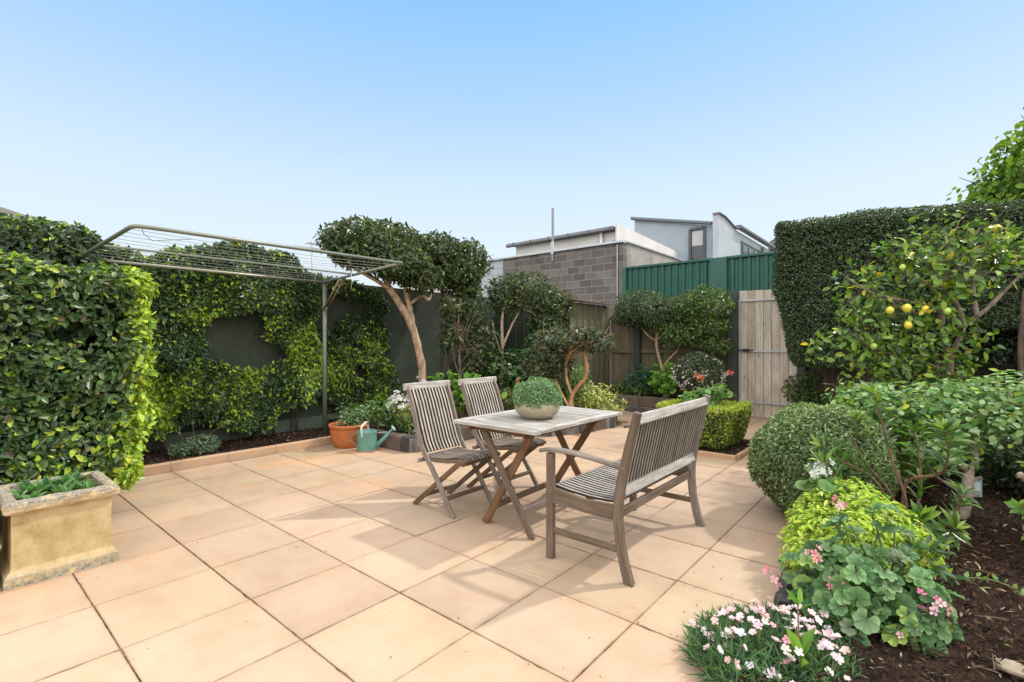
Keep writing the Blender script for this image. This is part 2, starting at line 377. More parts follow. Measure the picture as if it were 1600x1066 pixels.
def pal(n, cols, jit=0.22):
    w = np.array([c[1] for c in cols], float); w /= w.sum()
    C = np.array([c[0] for c in cols])[R.choice(len(cols), n, p=w)]
    C = C * (1 + jit * R.uniform(-1, 1, (n, 1))) * (1 + 0.08 * R.uniform(-1, 1, (n, 3)))
    return np.clip(C, 0.002, 0.95)
def leaves(mb, pos, nr, size, wr, C, tilt=0.6, up=0.3, droop=0.0, tmpl=OVAL, out=0.3, jit=0.3, tipdir=None):
    n = len(pos)
    if n == 0: return
    N = nrmz(nr + tilt * R.normal(size=(n, 3)) + np.array([0, 0, up]))
    T = R.normal(size=(n, 3)) * 0.7 + out * nr + np.array([0, 0, -droop])
    if tipdir is not None: T = tipdir + 0.25 * R.normal(size=(n, 3))
    T = T - N * np.sum(T * N, axis=1)[:, None]; T = nrmz(T)
    S = np.cross(T, N)
    L = size * (1 + jit * R.uniform(-1, 1, n))
    tv, tf = tmpl; k = len(tv)
    V = pos[:, None, :] + L[:, None, None] * (tv[None, :, 0:1] * wr * S[:, None, :] + tv[None, :, 1:2] * T[:, None, :] + tv[None, :, 2:3] * N[:, None, :])
    lo = np.concatenate([np.array(f) for f in tf]); szs = np.array([len(f) for f in tf])
    loops = (lo[None, :] + (np.arange(n) * k)[:, None]).ravel(); sizes = np.tile(szs, n)
    CC = np.repeat(C, k, axis=0)
    if tmpl is LOBE or tmpl is ROUND: zf = np.full(k, 1.12); zf[0] = .5 if tmpl is LOBE else .75; CC = CC * np.tile(zf, n)[:, None]
    mb.add(V.reshape(-1, 3), (loops, sizes), CC)
def rbox(n, half, rr, depth=0.06, bias=1.0, top=1.0):
    half = np.array(half, float); a = np.array([half[1] * half[2]] * 2 + [half[0] * half[2]] * 2 + [half[0] * half[1]] * 2)
    f = R.choice(6, n, p=a / a.sum()); p = R.uniform(-1, 1, (n, 3)) * half
    ax = f // 2; sg = np.where(f % 2, -1, 1); p[np.arange(n), ax] = sg * half[ax]
    rr = min(rr, half.min() * 0.999); q = np.clip(p, -(half - rr), half - rr); d = nrmz(p - q)
    dd = np.minimum(R.exponential(depth, n), min(half.min(), depth * 4))
    return q + rr * d - d * dd[:, None], d
def ell(n, rad, depth=0.25, lo=-1.0):
    d = nrmz(R.normal(size=(int(n * 1.6) + 10, 3))); d = d[d[:, 2] > lo][:n]; n = len(d)
    rad = np.array(rad, float); r = 1 - np.minimum(R.exponential(depth, n), 0.9)
    return d * rad * r[:, None], nrmz(d / rad)

CAM_D = [((0.030, 0.058, 0.022), 5), ((0.045, 0.080, 0.028), 4), ((0.085, 0.12, 0.035), 1.2), ((0.06, 0.04, 0.02), 0.25)]
BARKC = (0.30, 0.21, 0.14)
def crown(mb, blobs, size, wr, cols, dens, tilt=0.7, up=0.25, depth=0.22, lump=0.12, tmpl=OVAL, droop=0.1, gap=0.0, seed=1, out=0.3):
    for c, rad in blobs:
        rad = np.array(rad, float); area = 4 * math.pi * ((rad[0] * rad[1]) ** 1.6 / 3 + (rad[0] * rad[2]) ** 1.6 / 3 + (rad[1] * rad[2]) ** 1.6 / 3) ** (1 / 1.6)
        n = int(area * dens / (size * size * wr))
        p, nr = ell(n, rad, depth); p = p * (1 + lump * lumps(p + np.array(c), 1.1, seed))[:, None]
        p = p + np.array(c)
        if gap > 0:
            k = lumps(p, 2.2, seed + 5) > -1.3 + gap; p = p[k]; nr = nr[k]
        leaves(mb, p, nr, size, wr, pal(len(p), cols), tilt, up, droop, tmpl, out)
def branches(mb, start, blobs, k, r0, col=BARKC, spread=0.75, sub=2):
    start = np.array(start, float)
    for c, rad in blobs:
        for i in range(k):
            d = nrmz(R.normal(size=(1, 3)))[0]; d[2] = abs(d[2]) * 0.8 - 0.1
            e = np.array(c) + d * np.array(rad) * spread; m = start * 0.5 + e * 0.5 + R.normal(size=3) * 0.06 * np.linalg.norm(e - start)
            pth = smoothpath([start, m, e], 3); mb.tube(pth, np.linspace(r0, r0 * 0.3, len(pth)), 6, col, 0.1)
            for j in range(sub):
                b = pth[len(pth) // 2 + rnd.randint(0, 1)]; e2 = e + R.normal(size=3) * 0.35 * np.array(rad)
                mb.tube([b, (b + e2) / 2 + R.normal(size=3) * 0.02, e2], [r0 * 0.45, r0 * 0.3, r0 * 0.15], 5, col)
def trunkt(mb, pts, r0, r1, col=BARKC, n=10, rough=0.07, k=5):
    P = smoothpath(pts, k); mb.tube(P, np.linspace(r0, r1, len(P)) * (1 + 0.06 * R.normal(size=len(P))), n, col, rough)

# ================================================================= SETTING
TS = 0.585; OX = 0.02; OY = 0.004
def ground():
    mb = MB(); mb.quad([(-400, -400, -0.03), (400, -400, -0.03), (400, 400, -0.03), (-400, 400, -0.03)])
    tagp(mb.build("ground", EARTH), kind="structure")
ground()
def m_joint():
    m, t, b = base_mat("joint_sand", 0.95, 0.1); p = posn(t)
    n1 = noise(t, 5.5, 5, 0.75, p); n2 = noise(t, 60, 4, 0.7, p)
    c = mixc(t, ramp(t, n1, [(0.42, 0.0), (0.53, 1.0)]), (0.035, 0.020, 0.012), (0.30, 0.20, 0.13))
    c = mixc(t, 1.0, c, ramp(t, n2, [(0.3, 0.6), (0.7, 1.2)]), 'MULTIPLY'); lk(t, c, b.inputs["Base Color"]); return m
mb = MB(); mb.box((-3.2, 3, -0.012), (7.6, 18, 0.010), (0.5, 0.5, 0.5), ch=0)
tagp(mb.build("paving_base", m_joint()), kind="structure")
# beds cut out of the paving: polygons in x, y
EDGE = [(-6.2, 4.05), (-5.14, 4.12), (-5.26, 5.55), (-4.42, 6.15), (-4.06, 7.46), (-4.3, 8.2), (-5.5, 8.5)]
def inbed(x, y):
    if x < -6.44: return True
    P = EDGE + [(-9, 8.5), (-9, 4.3), (-6.2, 4.3)]; c = False; j = len(P) - 1
    for i in range(len(P)):
        xi, yi = P[i]; xj, yj = P[j]
        if (yi > y) != (yj > y) and x < (xj - xi) * (y - yi) / (yj - yi) + xi: c = not c
        j = i
    return c
mb = MB()
for i in range(-12, 2):
    for j in range(-8, 18):
        x0 = OX + i * TS; y0 = OY + j * TS
        xa, xb, ya, yb = x0, x0 + TS, y0, y0 + TS
        xb = min(xb, -0.50); xa = max(xa, -6.44)
        if xb - xa < 0.03: continue
        if inbed((xa + xb) / 2, (ya + yb) / 2): continue
        g = R.uniform(0.0004, 0.0018, 4) + np.array([0, 0, .0010, .0008]) + (R.random(4) < .12) * .0015; rot = R.normal() * 0.0014; cx, cy = (xa + xb) / 2, (ya + yb) / 2; hx, hy = (xb - xa) / 2, (yb - ya) / 2
        zz = R.normal() * 0.0009; tx, ty = R.normal(size=2) * 0.0011
        rings = []; eds = []; NE = 14
        jit = []
        for k in range(4):
            j_ = np.abs(R.normal(size=NE)) * .0009 + np.where(R.random(NE) < .05, R.uniform(.001, .004, NE), 0); j_[0] += R.choice([0, .002, .005], p=[.6, .3, .1]); jit.append(j_)
        for ins, z, ed in ((0.0, -0.018, 1.0), (0.0, -0.0030, 1.0), (0.0018, 0.0, 0.7), (0.010, 0.0, 0.10), (0.06, 0.0, 0.0)):
            for k, (sx, sy) in enumerate(((-1, -1), (1, -1), (1, 1), (-1, 1))):
                ex, ey = ((1, -1), (1, 1), (-1, 1), (-1, -1))[k]; qx, qy = ((0, 1), (-1, 0), (0, -1), (1, 0))[k]
                for t in range(NE):
                    u = t / NE; lx = sx + (ex - sx) * u; ly = sy + (ey - sy) * u
                    x = lx * (hx - ins - g[1 if lx > 0 else 0] * abs(lx)); y = ly * (hy - ins - g[2 if ly > 0 else 3] * abs(ly))
                    x += qx * jit[k][t]; y += qy * jit[k][t]
                    rings.append((cx + x - y * rot, cy + y + x * rot, z + zz + tx * x + ty * y)); eds.append(ed)
        N4 = 4 * NE
        F = [[a * N4 + k, a * N4 + (k + 1) % N4, a * N4 + N4 + (k + 1) % N4, a * N4 + N4 + k] for a in range(4) for k in range(N4)] + [list(range(4 * N4, 5 * N4))]
        v = R.uniform(0.92, 1.05)
        mb.add(rings, F, np.array([0.42, 0.306, 0.215]) * v * (1 + 0.02 * R.uniform(-1, 1, 3)), None, eds)
tagp(mb.build("patio_paving", PAVE), kind="structure")

def soil_patch(name, poly, z, seed=0, cell=0.05, amp=0.012):
    P = np.array(poly); x0, y0 = P.min(0); x1, y1 = P.max(0)
    nx = max(2, int((x1 - x0) / cell)); ny = max(2, int((y1 - y0) / cell))
    gx, gy = np.meshgrid(np.linspace(x0, x1, nx), np.linspace(y0, y1, ny), indexing='ij')
    pts = np.c_[gx.ravel(), gy.ravel(), np.zeros(nx * ny)]
    zz = z + amp * lumps(pts, 1.5, seed) + 0.35 * amp * R.normal(size=len(pts)); pts[:, 2] = zz
    idx = np.arange(nx * ny).reshape(nx, ny); F = np.stack([idx[:-1, :-1], idx[1:, :-1], idx[1:, 1:], idx[:-1, 1:]], -1).reshape(-1, 4)
    cen = pts[F].mean(1); keep = np.zeros(len(F), bool); j = len(P) - 1
    for i in range(len(P)):
        xi, yi = P[i]; xj, yj = P[j]
        cr = ((yi > cen[:, 1]) != (yj > cen[:, 1])) & (cen[:, 0] < (xj - xi) * (cen[:, 1] - yi) / (yj - yi + 1e-12) + xi); keep ^= cr; j = i
    F = F[keep]; m = MB(); m.add(pts, (F.ravel(), np.full(len(F), 4)), (0.05, 0.03, 0.02), None, 0, True)
    return tagp(m.build(name, SOIL), kind="structure")
soil_patch("garden_bed_soil", [(-7.5, -0.5), (-6.47, -0.5), (-6.47, 4.05), (-6.2, 4.1), (-6.2, 4.4), (-7.5, 4.4)], 0.06, 1)
soil_patch("garden_bed_soil", [(-7.5, 4.25), (-6.25, 4.25)] + [(x - 0.09, y + 0.06) for x, y in EDGE] + [(-7.5, 8.5)], 0.17, 2, 0.06)
soil_patch("garden_bed_soil", [(-5.5, 9.50), (-2.95, 9.60), (-2.95, 10.12), (-5.5, 10.12)], 0.29, 3)
soil_patch("garden_bed_soil", [(-0.52, 0.3), (-0.58, 2.6), (-0.6, 3.4), (-0.58, 6.5), (-0.8, 8.6), (-1.75, 9.72), (-1.75, 10.12), (4.5, 10.12), (4.5, 0.3)], 0.06, 4, 0.06, 0.02)
# terracotta-coloured edging kerb of the left bed and of the island bed
KC = (0.46, 0.305, 0.195)
mb = MB()
for j in range(-3, 7):
    y0 = OY + j * TS; y1 = min(y0 + TS, 4.0)
    if y1 - y0 < .1: continue
    mb.sweep([(-6.50, y0 + 0.002, 0.038), (-6.50, y1 - 0.002, 0.038 + R.normal() * 0.001)], 0.095, 0.115, (1, 0, 0), 0.008, np.array(KC) * R.uniform(0.92, 1.06), 0.06)
tagp(mb.build("bed_kerb", PAVE, loc=(-6.5, 2, 0)), "low peach concrete kerb edging the narrow bed under the green wall", "kerb")
mb = MB(); IX0, IX1, IY0, IY1 = -2.95, -1.76, 6.34, 7.55
for a, b in (((IX0, IY0), (IX1, IY0)), ((IX1, IY0 + 0.06), (IX1, IY1)), ((IX1 - .06, IY1), (IX0, IY1)), ((IX0, IY1 - .06), (IX0, IY0 + .06))):
    mb.sweep([(a[0], a[1], 0.025), (b[0], b[1], 0.025)], 0.05, 0.07, (0, 1, 0) if a[1] == b[1] else (1, 0, 0), 0.006, np.array(KC) * R.uniform(0.92, 1.03), 0.05)
tagp(mb.build("bed_kerb", PAVE, loc=(-2.35, 6.9, 0)), "thin square kerb framing the clipped box hedge on the paving", "kerb")
soil_patch("island_bed_soil", [(IX0 + .02, IY0 + .02), (IX1 - .02, IY0 + .02), (IX1 - .02, IY1 - .02), (IX0 + .02, IY1 - .02)], 0.045, 9, 0.04, 0.006)

# bark mulch chips (nobody could count them)
def chips(name, regs, dens, seed):
    m = MB(); P = []
    for (x0, x1, y0, y1, z) in regs:
        n = int((x1 - x0) * (y1 - y0) * dens); p = np.c_[R.uniform(x0, x1, n), R.uniform(y0, y1, n), np.full(n, z) + R.uniform(-.004, .014, n)]; P.append(p)
    p = np.concatenate(P); n = len(p)
    leaves(m, p, np.tile([0, 0, 1.0], (n, 1)), 0.032, 0.26, pal(n, [((0.035, 0.020, 0.014), 6), ((0.09, 0.05, 0.03), 3), ((0.02, 0.014, 0.01), 4), ((0.26, 0.18, 0.12), 0.5), ((0.42, 0.34, 0.25), 0.12)], 0.4), 0.5, 0.2, 0, DIAM, 0, 0.75)
    return tagp(m.build(name, m_chip), kind="stuff")
m_chip = m_col("bark_chip", 0.9, 80, 0.3, 0, spec=0.15)
chips("bark_mulch", [(-0.5, 2.2, 1.4, 4.2, 0.075), (-0.5, 2.6, 4.2, 7.0, 0.075), (-7.45, -6.48, 0.4, 4.0, 0.066), (IX0 + .05, IX1 - .05, IY0 + .05, IY1 - .05, 0.05)], 2600, 3)

m = MB(); n = 520; p = np.c_[R.uniform(-6.2, -.8, n), R.uniform(.6, 8.6, n), np.full(n, .003)]
kk = int(n * .6); p[:kk, 0] = np.where(R.random(kk) < .5, -.75 - R.exponential(.25, kk), -6.38 + R.exponential(.25, kk)); p = p[[not inbed(a, b) for a, b in p[:, :2]]]
leaves(m, p, np.tile([0, 0, 1.0], (len(p), 1)), .009, .6, pal(len(p), [((.05, .03, .02), 4), ((.16, .10, .06), 2), ((.2, .22, .08), .5)], .4), .3, .6, 0, DIAM, 0, .8)
tagp(m.build("paving_debris", m_chip), kind="stuff")
# ---------------------------------------------------------------- stone edging and raised stone wall
def rubble(name, path, z0, zt, th, cols, label, courses=1, wid=(0.26, 0.42)):
    mb = MB()
    for (ax, ay), (bx, by) in zip(path[:-1], path[1:]):
        L = math.hypot(bx - ax, by - ay); ux, uy = (bx - ax) / L, (by - ay) / L
        mc = (0.22, 0.20, 0.18)
        mb.sweep([(ax, ay, (z0 + zt) / 2 - .012), (bx, by, (z0 + zt) / 2 - .012)], th * 0.9, zt - z0 - 0.03, (-uy, ux, 0), 0.002, mc)
        for c in range(courses):
            za = z0 + (zt - z0) * c / courses; zb = z0 + (zt - z0) * (c + 1) / courses
            if courses == 2: za, zb = ((z0, z0 + (zt - z0) * .36), (z0 + (zt - z0) * .36, zt))[c]
            s = -0.0
            while s < L - 0.05:
                l = min(rnd.uniform(*wid), L - s)
                if L - s - l < 0.12: l = L - s
                m0, m1 = s + 0.006, s + l - 0.006; q = rnd.uniform(-.008, .01)
                col = np.array(rnd.choice(cols)) * rnd.uniform(0.8, 1.2)
                pts = [(ax + ux * m + uy * (-q), ay + uy * m + ux * q, (za + zb) / 2 + rnd.uniform(-.003, .003)) for m in np.linspace(m0, m1, 4)]
                mb.sweep(pts, [th * rnd.uniform(.96, 1.05) for _ in pts], [(zb - za - .012) * rnd.uniform(.95, 1.02) for _ in pts], (-uy, ux, 0), 0.014, col)
                s += l
    return tagp(mb.build(name, STONE, loc=(path[0][0], path[0][1], 0)), label, "stone wall")
BS = [(0.085, 0.08, 0.085), (0.11, 0.10, 0.105), (0.13, 0.095, 0.08), (0.075, 0.073, 0.08)]
rubble("stone_edging", [(-6.2, 4.05), (-5.14, 4.12), (-5.26, 5.55), (-4.42, 6.15), (-4.06, 7.46), (-4.5, 8.3)], -0.01, 0.21, 0.17, BS, "low dark bluestone edging of the bed behind the two folding chairs", 1)
rubble("raised_stone_wall", [(-5.55, 9.42), (-2.98, 9.52), (-2.93, 10.05)], -0.01, 0.335, 0.17, BS + [(0.15, 0.10, 0.08)], "raised bluestone bed wall with pale mortar in front of the back fence", 2, (0.3, 0.46))
rubble("stone_edging", [(-1.78, 9.68), (-1.1, 9.72), (-0.75, 8.6)], -0.01, 0.2, 0.16, BS, "short dark stone edging beside the foot of the timber gate", 1)
def rock(label, c, half, seed):
    m = MB(); n = 20; V = []; nl = 12
    for i in range(nl + 1):
        th = math.pi * i / nl
        for k in range(n):
            a = 2 * math.pi * k / n; d = np.array([math.sin(th) * math.cos(a), math.sin(th) * math.sin(a), math.cos(th)])
            d = np.sign(d) * np.abs(d) ** 0.75
            V.append(d)
    V = np.array(V); V = V * (1 + 0.10 * lumps(V, 0.5, seed))[:, None] * np.array(half) + np.array(c)
    F = [[i * n + k, (i + 1) * n + k, (i + 1) * n + (k + 1) % n, i * n + (k + 1) % n] for i in range(nl) for k in range(n)]
    m.add(V, F, (0.075, 0.07, 0.072), None, 0, True)
    tagp(m.build("edging_rock", STONE, loc=(c[0], c[1], 0)), label, "rock", "dark rocks edging the right bed")
rock("dark rounded rock at the bed edge beside the pale pink flowers, the larger", (-0.59, 3.28, 0.03), (0.075, 0.14, 0.075), 1)
rock("small dark rock at the bed edge half hidden by the pale pink flowers", (-0.57, 3.04, 0.02), (0.07, 0.10, 0.05), 2)

# ---------------------------------------------------------------- walls and fences
GW = (0.060, 0.074, 0.056)
r = empty("garden_wall", (-7.6, 4, 0), "tall dark green painted wall along the left side with a plinth board", "wall")
mb = MB(); mb.box((-7.62, 3.65, 1.22), (0.12, 10.5, 2.46), GW, ch=0.004); mb.build("wall_face", RENDER_, r)
mb = MB(); mb.sweep([(-7.53, -1.5, 0.13), (-7.53, 8.3, 0.13)], 0.05, 0.24, (1, 0, 0), 0.004, (0.10, 0.125, 0.095)); mb.build("plinth_board", PLAIN, r)

def palings(mb, a, b, z0, z1, nrm, wid, base, thick=0.016, lap=0.012, topj=0.012, jit=0.14):
    a = np.array(a, float); b = np.array(b, float); L = np.linalg.norm(b - a); u = (b - a) / L; nn = np.array(nrm, float)[:2]
    s = 0; i = 0
    while s < L - 0.01:
        w_ = min(wid * rnd.uniform(.93, 1.05), L - s); c = a + u * (s + w_ / 2) + nn * (0.018 if i % 2 else 0)
        col = np.array(base) * rnd.uniform(1 - jit, 1 + jit) * np.array([1, rnd.uniform(.97, 1.02), rnd.uniform(.94, 1.03)])
        zt = z1 + rnd.uniform(-topj, topj)
        mb.sweep([(c[0], c[1], z0), (c[0] + rnd.uniform(-.002, .002), c[1], zt)], w_ - 0.007 + ((0.012 if abs(nn).sum() > 0 else 0) if i % 2 else 0), thick, (u[0], u[1], 0), 0.002, col)
        s += w_; i += 1
# side paling fence (faces +X at x = -5.55)
FC = (0.135, 0.135, 0.085)
r = empty("paling_fence", (-5.6, 9.2, 0), "mossy green-grey paling fence under a rusty corrugated roof edge", "fence")
mb = MB(); palings(mb, (-5.6, 8.42), (-5.6, 10.16), 0.0, 2.27, (1, 0, 0), 0.125, FC); mb.build("palings", PALING, r)
# back fence
r = empty("paling_fence", (-4.2, 10.2, 0), "brown back paling fence with green posts left of the gate", "fence")
BFC = (0.175, 0.150, 0.105)
mb = MB(); palings(mb, (-5.58, 10.24), (-2.95, 10.24), 0.0, 2.07, (0, -1, 0), 0.12, BFC); mb.build("palings", PALING, r)
for z in (0.45, 1.24, 1.98):
    mb = MB(); mb.sweep([(-5.56, 10.17, z), (-2.93, 10.17, z)], 0.045, 0.085, (0, 1, 0), 0.004, (0.17, 0.15, 0.10)); mb.build("rail", PALING, r)
PG = (0.045, 0.058, 0.048)
mb = MB(); mb.box((-4.86, 10.10, 1.03), (0.14, 0.09, 2.1), PG); mb.build("post", PLAIN, r)
mb = MB(); mb.box((-2.86, 10.12, 1.22), (0.165, 0.13, 2.46), PG); mb.build("post", PLAIN, r)
# right back fence
r = empty("paling_fence", (1.2, 10.2, 0), "dark paling fence under the tall clipped hedge right of the gate", "fence")
mb = MB(); palings(mb, (-1.72, 10.24), (6.0, 10.24), 0.0, 1.95, (0, -1, 0), 0.12, (0.15, 0.12, 0.09)); mb.build("palings", PALING, r)
for z in (0.45, 1.24):
    mb = MB(); mb.sweep([(-1.7, 10.17, z), (6.0, 10.17, z)], 0.045, 0.085, (0, 1, 0), 0.004, (0.12, 0.10, 0.07)); mb.build("rail", PALING, r)
mb = MB(); mb.box((-1.69, 10.12, 1.15), (0.13, 0.12, 2.3), PG); mb.build("post", PLAIN, r)
r = empty("side_fence", (4.6, 5, 0), "shaded paling fence closing the right side of the bed", "fence")
mb = MB(); palings(mb, (4.6, 1.6), (4.6, 10.2), 0.0, 2.0, (-1, 0, 0), 0.14, (0.15, 0.12, 0.09)); mb.build("palings", PALING, r)
# gate
r = empty("timber_gate", (-2.3, 10.15, 0), "pale timber paling gate in a galvanised steel frame", "gate")
mb = MB(); palings(mb, (-2.765, 10.19), (-1.76, 10.19), 0.02, 2.43, (0, 0.0, 0), 0.145, (0.56, 0.50, 0.44), 0.016, 0.0, 0.008, 0.14); mb.build("palings", PALING, r)
GS = (0.42, 0.43, 0.44)
fr = MB()
for z in (2.24, 1.265, 0.29): fr.sweep([(-2.765, 10.165, z), (-1.80, 10.165, z)], 0.03, 0.035, (0, 1, 0), 0.003, GS)
for x in (-2.75, -1.785): fr.sweep([(x, 10.165, 0.27), (x, 10.165, 2.26)], 0.034, 0.033, (1, 0, 0), 0.003, GS)
fr.build("gate_frame", METAL, r)
mb = MB(); mb.sweep([(-2.83, 10.13, 1.285), (-2.50, 10.13, 1.285)], 0.025, 0.022, (0, 1, 0), 0.002, (0.03, 0.025, 0.025)); mb.box((-2.63, 10.125, 1.285), (0.12, 0.02, 0.06), (0.03, 0.025, 0.025)); mb.tube([(-2.58, 10.12, 1.285), (-2.58, 10.09, 1.285), (-2.58, 10.085, 1.25)], 0.007, 6, (0.03, 0.025, 0.025)); mb.build("latch", METAL, r)
# dividing wall with trellis where the yard narrows
r = empty("lattice_screen", (-6.5, 8.45, 0), "dark green lattice screen between the tall shrubs and the paling fence", "screen")
mb = MB(); TG = (0.028, 0.042, 0.032)
for i in range(24): mb.box((-7.5 + i * 0.085, 8.40, 1.15), (0.030, 0.008, 2.3), TG, ch=0.001)
for i in range(27): mb.box((-6.52, 8.391, 0.08 + i * 0.085), (2.0, 0.008, 0.030), TG, ch=0.001)
mb.build("lattice", PLAIN, r)
mb = MB(); palings(mb, (-7.55, 8.50), (-5.6, 8.50), 0.0, 2.2, (0, -1, 0), 0.13, (0.13, 0.14, 0.09)); mb.build("palings", PALING, r)
# rusty corrugated sheet capping
def corr(mb, o, u, v, nu, pitch, amp, col, nv=1, nrm=None):
    o = np.array(o, float); u = np.array(u, float); v = np.array(v, float)
    L = np.linalg.norm(u); uu = u / L; n = np.cross(uu, v / np.linalg.norm(v)) if nrm is None else np.array(nrm, float)
    m = int(L / pitch * 6) + 1; s = np.linspace(0, L, m)
    h = amp * np.sin(s / pitch * 2 * math.pi)
    A = o + uu * s[:, None] + n * h[:, None]; B = A + v
    F = [[i, i + 1, m + i + 1, m + i] for i in range(m - 1)]
    mb.add(np.r_[A, B, A - n * 0.002, B - n * 0.002], F + [[2 * m + a for a in reversed(f)] for f in F] + [[0, 2 * m, 2 * m + 1, 1]], col)
mb = MB(); corr(mb, (-5.42, 8.35, 2.30), (0, 1.75, -0.01), (-1.6, 0, 0.22), 1, 0.076, 0.011, (0.22, 0.14, 0.09))
mb.box((-5.75, 8.7, 2.25), (0.05, 1.9, 0.06), (0.08, 0.07, 0.05))
tagp(mb.build("corrugated_roof", m_col("rusty_iron", 0.8, 12, 0.5, 0.2, 0.003, 0.3, big=4, bigamt=0.4), loc=(-5.6, 9.2, 2.3)), "rusty corrugated iron roof edge above the side paling fence", "roof")

# green steel fence across the lane
r = empty("steel_fence", (-4, 11.9, 0), "green ribbed steel fence across the lane behind the gate", "fence")
GC = (0.016, 0.090, 0.068)
def ribs(mb, x0, x1, y, z0, z1):
    p = 0.175; prof = []; x = x0
    while x < x1:
        prof += [(x, 0.0), (x + .055, 0.0), (x + .075, -.035), (x + .145, -.035), (x + .165, 0.0)]; x += p
    prof = [(a, b) for a, b in prof if a <= x1] ; m = len(prof)
    A = np.array([(a, y + b, z0) for a, b in prof]); B = A.copy(); B[:, 2] = z1
    mb.add(np.r_[A, B], [[i, i + 1, m + i + 1, m + i] for i in range(m - 1)], GC)
mb = MB(); ribs(mb, -6.02, -3.85, 11.9, 0, 3.36); mb.build("ribbed_panel", METAL, r)
mb = MB(); ribs(mb, -3.48, 6.0, 11.9, 0, 3.36); mb.build("ribbed_panel", METAL, r)
mb = MB(); mb.box((-3.665, 11.86, 1.70), (0.38, 0.14, 3.40), (0.025, 0.10, 0.08), ch=0.006); mb.build("pillar", METAL, r)
mb = MB(); mb.box((-6.06, 11.86, 1.68), (0.10, 0.10, 3.36), (0.02, 0.12, 0.09), ch=0.004); mb.build("post", METAL, r)
mb = MB(); mb.sweep([(-6.1, 11.87, 3.385), (-3.85, 11.87, 3.385)], 0.09, 0.06, (0, 1, 0), 0.006, GC); mb.sweep([(-3.48, 11.87, 3.385), (6.0, 11.87, 3.385)], 0.09, 0.06, (0, 1, 0), 0.006, GC); mb.build("top_rail", METAL, r)

# concrete block garage
r = empty("block_building", (-8.5, 12, 0), "low building of grey concrete blocks behind the side fence", "building")
def gbox(mb, x0, x1, y, z0, z1, th):
    V = [(x0, y, z0), (x1, y, z0), (x1, y, z1), (x0, y, z1), (x0, y + th, z0), (x1, y + th, z0), (x1, y + th, z1), (x0, y + th, z1)]
    F = [[0, 1, 2, 3], [1, 5, 6, 2], [5, 4, 7, 6], [4, 0, 3, 7], [3, 2, 6, 7], [0, 4, 5, 1]]
    G = np.array([(v[0] + v[1], v[2] + 0.02, v[1]) for v in V]); mb.add(V, F, (0.2, 0.2, 0.2), G)
mb = MB(); gbox(mb, -10.35, -6.32, 11.9, 0, 4.08, 0.2); mb.build("block_wall", BLOCK, r)
mb = MB(); gbox(mb, -6.26, -6.13, 11.898, 0, 4.10, 0.2); mb.build("corner_pier", BLOCK, r)
mb = MB(); mb.box((-6.29, 11.88, 2.0), (0.03, 0.03, 4.1), (0.42, 0.42, 0.42)); mb.build("conduit", PLAIN, r)
mb = MB(); mb.sweep([(-11.7, 11.93, 4.115), (-6.1, 11.93, 4.115)], 0.20, 0.06, (0, 1, 0), 0.006, (0.50, 0.54, 0.58)); mb.build("parapet_flashing", METAL, r)
mb = MB(); mb.extr([(-6.13, 12.1, 0), (-6.13, 17.2, 0), (-6.13, 17.2, 4.10), (-6.13, 12.1, 4.10)], (-0.15, 0, 0), (0.34, 0.32, 0.30)); mb.build("rendered_side_wall", RENDER_, r)
mb = MB(); mb.sweep([(-6.2, 12.05, 4.125), (-6.2, 17.2, 4.125)], 0.22, 0.05, (1, 0, 0), 0.006, (0.28, 0.29, 0.31)); mb.build("side_flashing", METAL, r)
mb = MB(); mb.box((-10.85, 12.0, 3.4), (1.0, 0.16, 1.36), (0.40, 0.43, 0.46), ch=0.01)
for i in range(6): mb.box((-10.85, 11.915, 2.95 + i * 0.19), (0.94, 0.012, 0.17), (0.40, 0.43, 0.46), ch=.004)
mb.build("sheet_metal_panel", METAL, r)
mb = MB(); gbox(mb, -11.65, -11.36, 11.95, 0, 4.06, 0.2); mb.build("block_wall", BLOCK, r)
mb = MB(); mb.box((-8.385, 11.86, 4.6), (0.055, 0.055, 1.56), (0.26, 0.27, 0.28)); mb.build("pole", METAL, r)
mb = MB(); mb.box((-8.385, 11.84, 4.20), (0.085, 0.05, 0.36), (0.5, 0.51, 0.52)); mb.build("bracket", METAL, r)
# white upper storey behind the block wall
r = empty("white_clad_building", (-9, 15, 0), "white clad upper storey with grey gutter behind the block building", "building")
WC = (0.58, 0.57, 0.55)
mb = MB(); mb.extr([(-11.65, 14.12, 0), (-7.50, 14.12, 0), (-7.50, 14.12, 4.98), (-11.65, 14.12, 4.98)], (0, 5, 0), WC); mb.build("wall", PLAIN, r)
mb = MB(); mb.extr([(-7.42, 14.0, 3.9), (-7.42, 18.7, 3.9), (-7.42, 18.7, 4.98), (-7.42, 14.0, 5.18)], (-0.06, 0, 0), (0.66, 0.65, 0.64)); mb.build("side_fascia", PLAIN, r)
mb = MB(); mb.sweep([(-11.95, 13.95, 5.02), (-7.52, 13.95, 5.04)], 0.14, 0.13, (0, 1, 0), 0.03, (0.19, 0.19, 0.20))
for i in range(6): mb.box((-11.6 + i * 0.8, 13.95, 5.02), (0.03, 0.16, 0.15), (0.08, 0.08, 0.085))
mb.build("gutter", METAL, r)
mb = MB(); corr(mb, (-11.95, 14.0, 5.10), (4.50, 0, 0), (0, 4.6, -0.35), 1, 0.25, 0.02, (0.3, 0.3, 0.31)); mb.build("roof_sheet", METAL, r)
mb = MB(); mb.tube([(-8.0, 14.02, 5.0), (-8.0, 14.04, 3.8)], 0.06, 10, (0.55, 0.56, 0.57)); mb.build("downpipe", METAL, r)
mb = MB(); mb.tube([(-11.3, 14.05, 4.3), (-9, 14.05, 4.38), (-7.5, 14.05, 4.66)], 0.022, 6, (0.15, 0.15, 0.16)); mb.build("conduit", METAL, r)
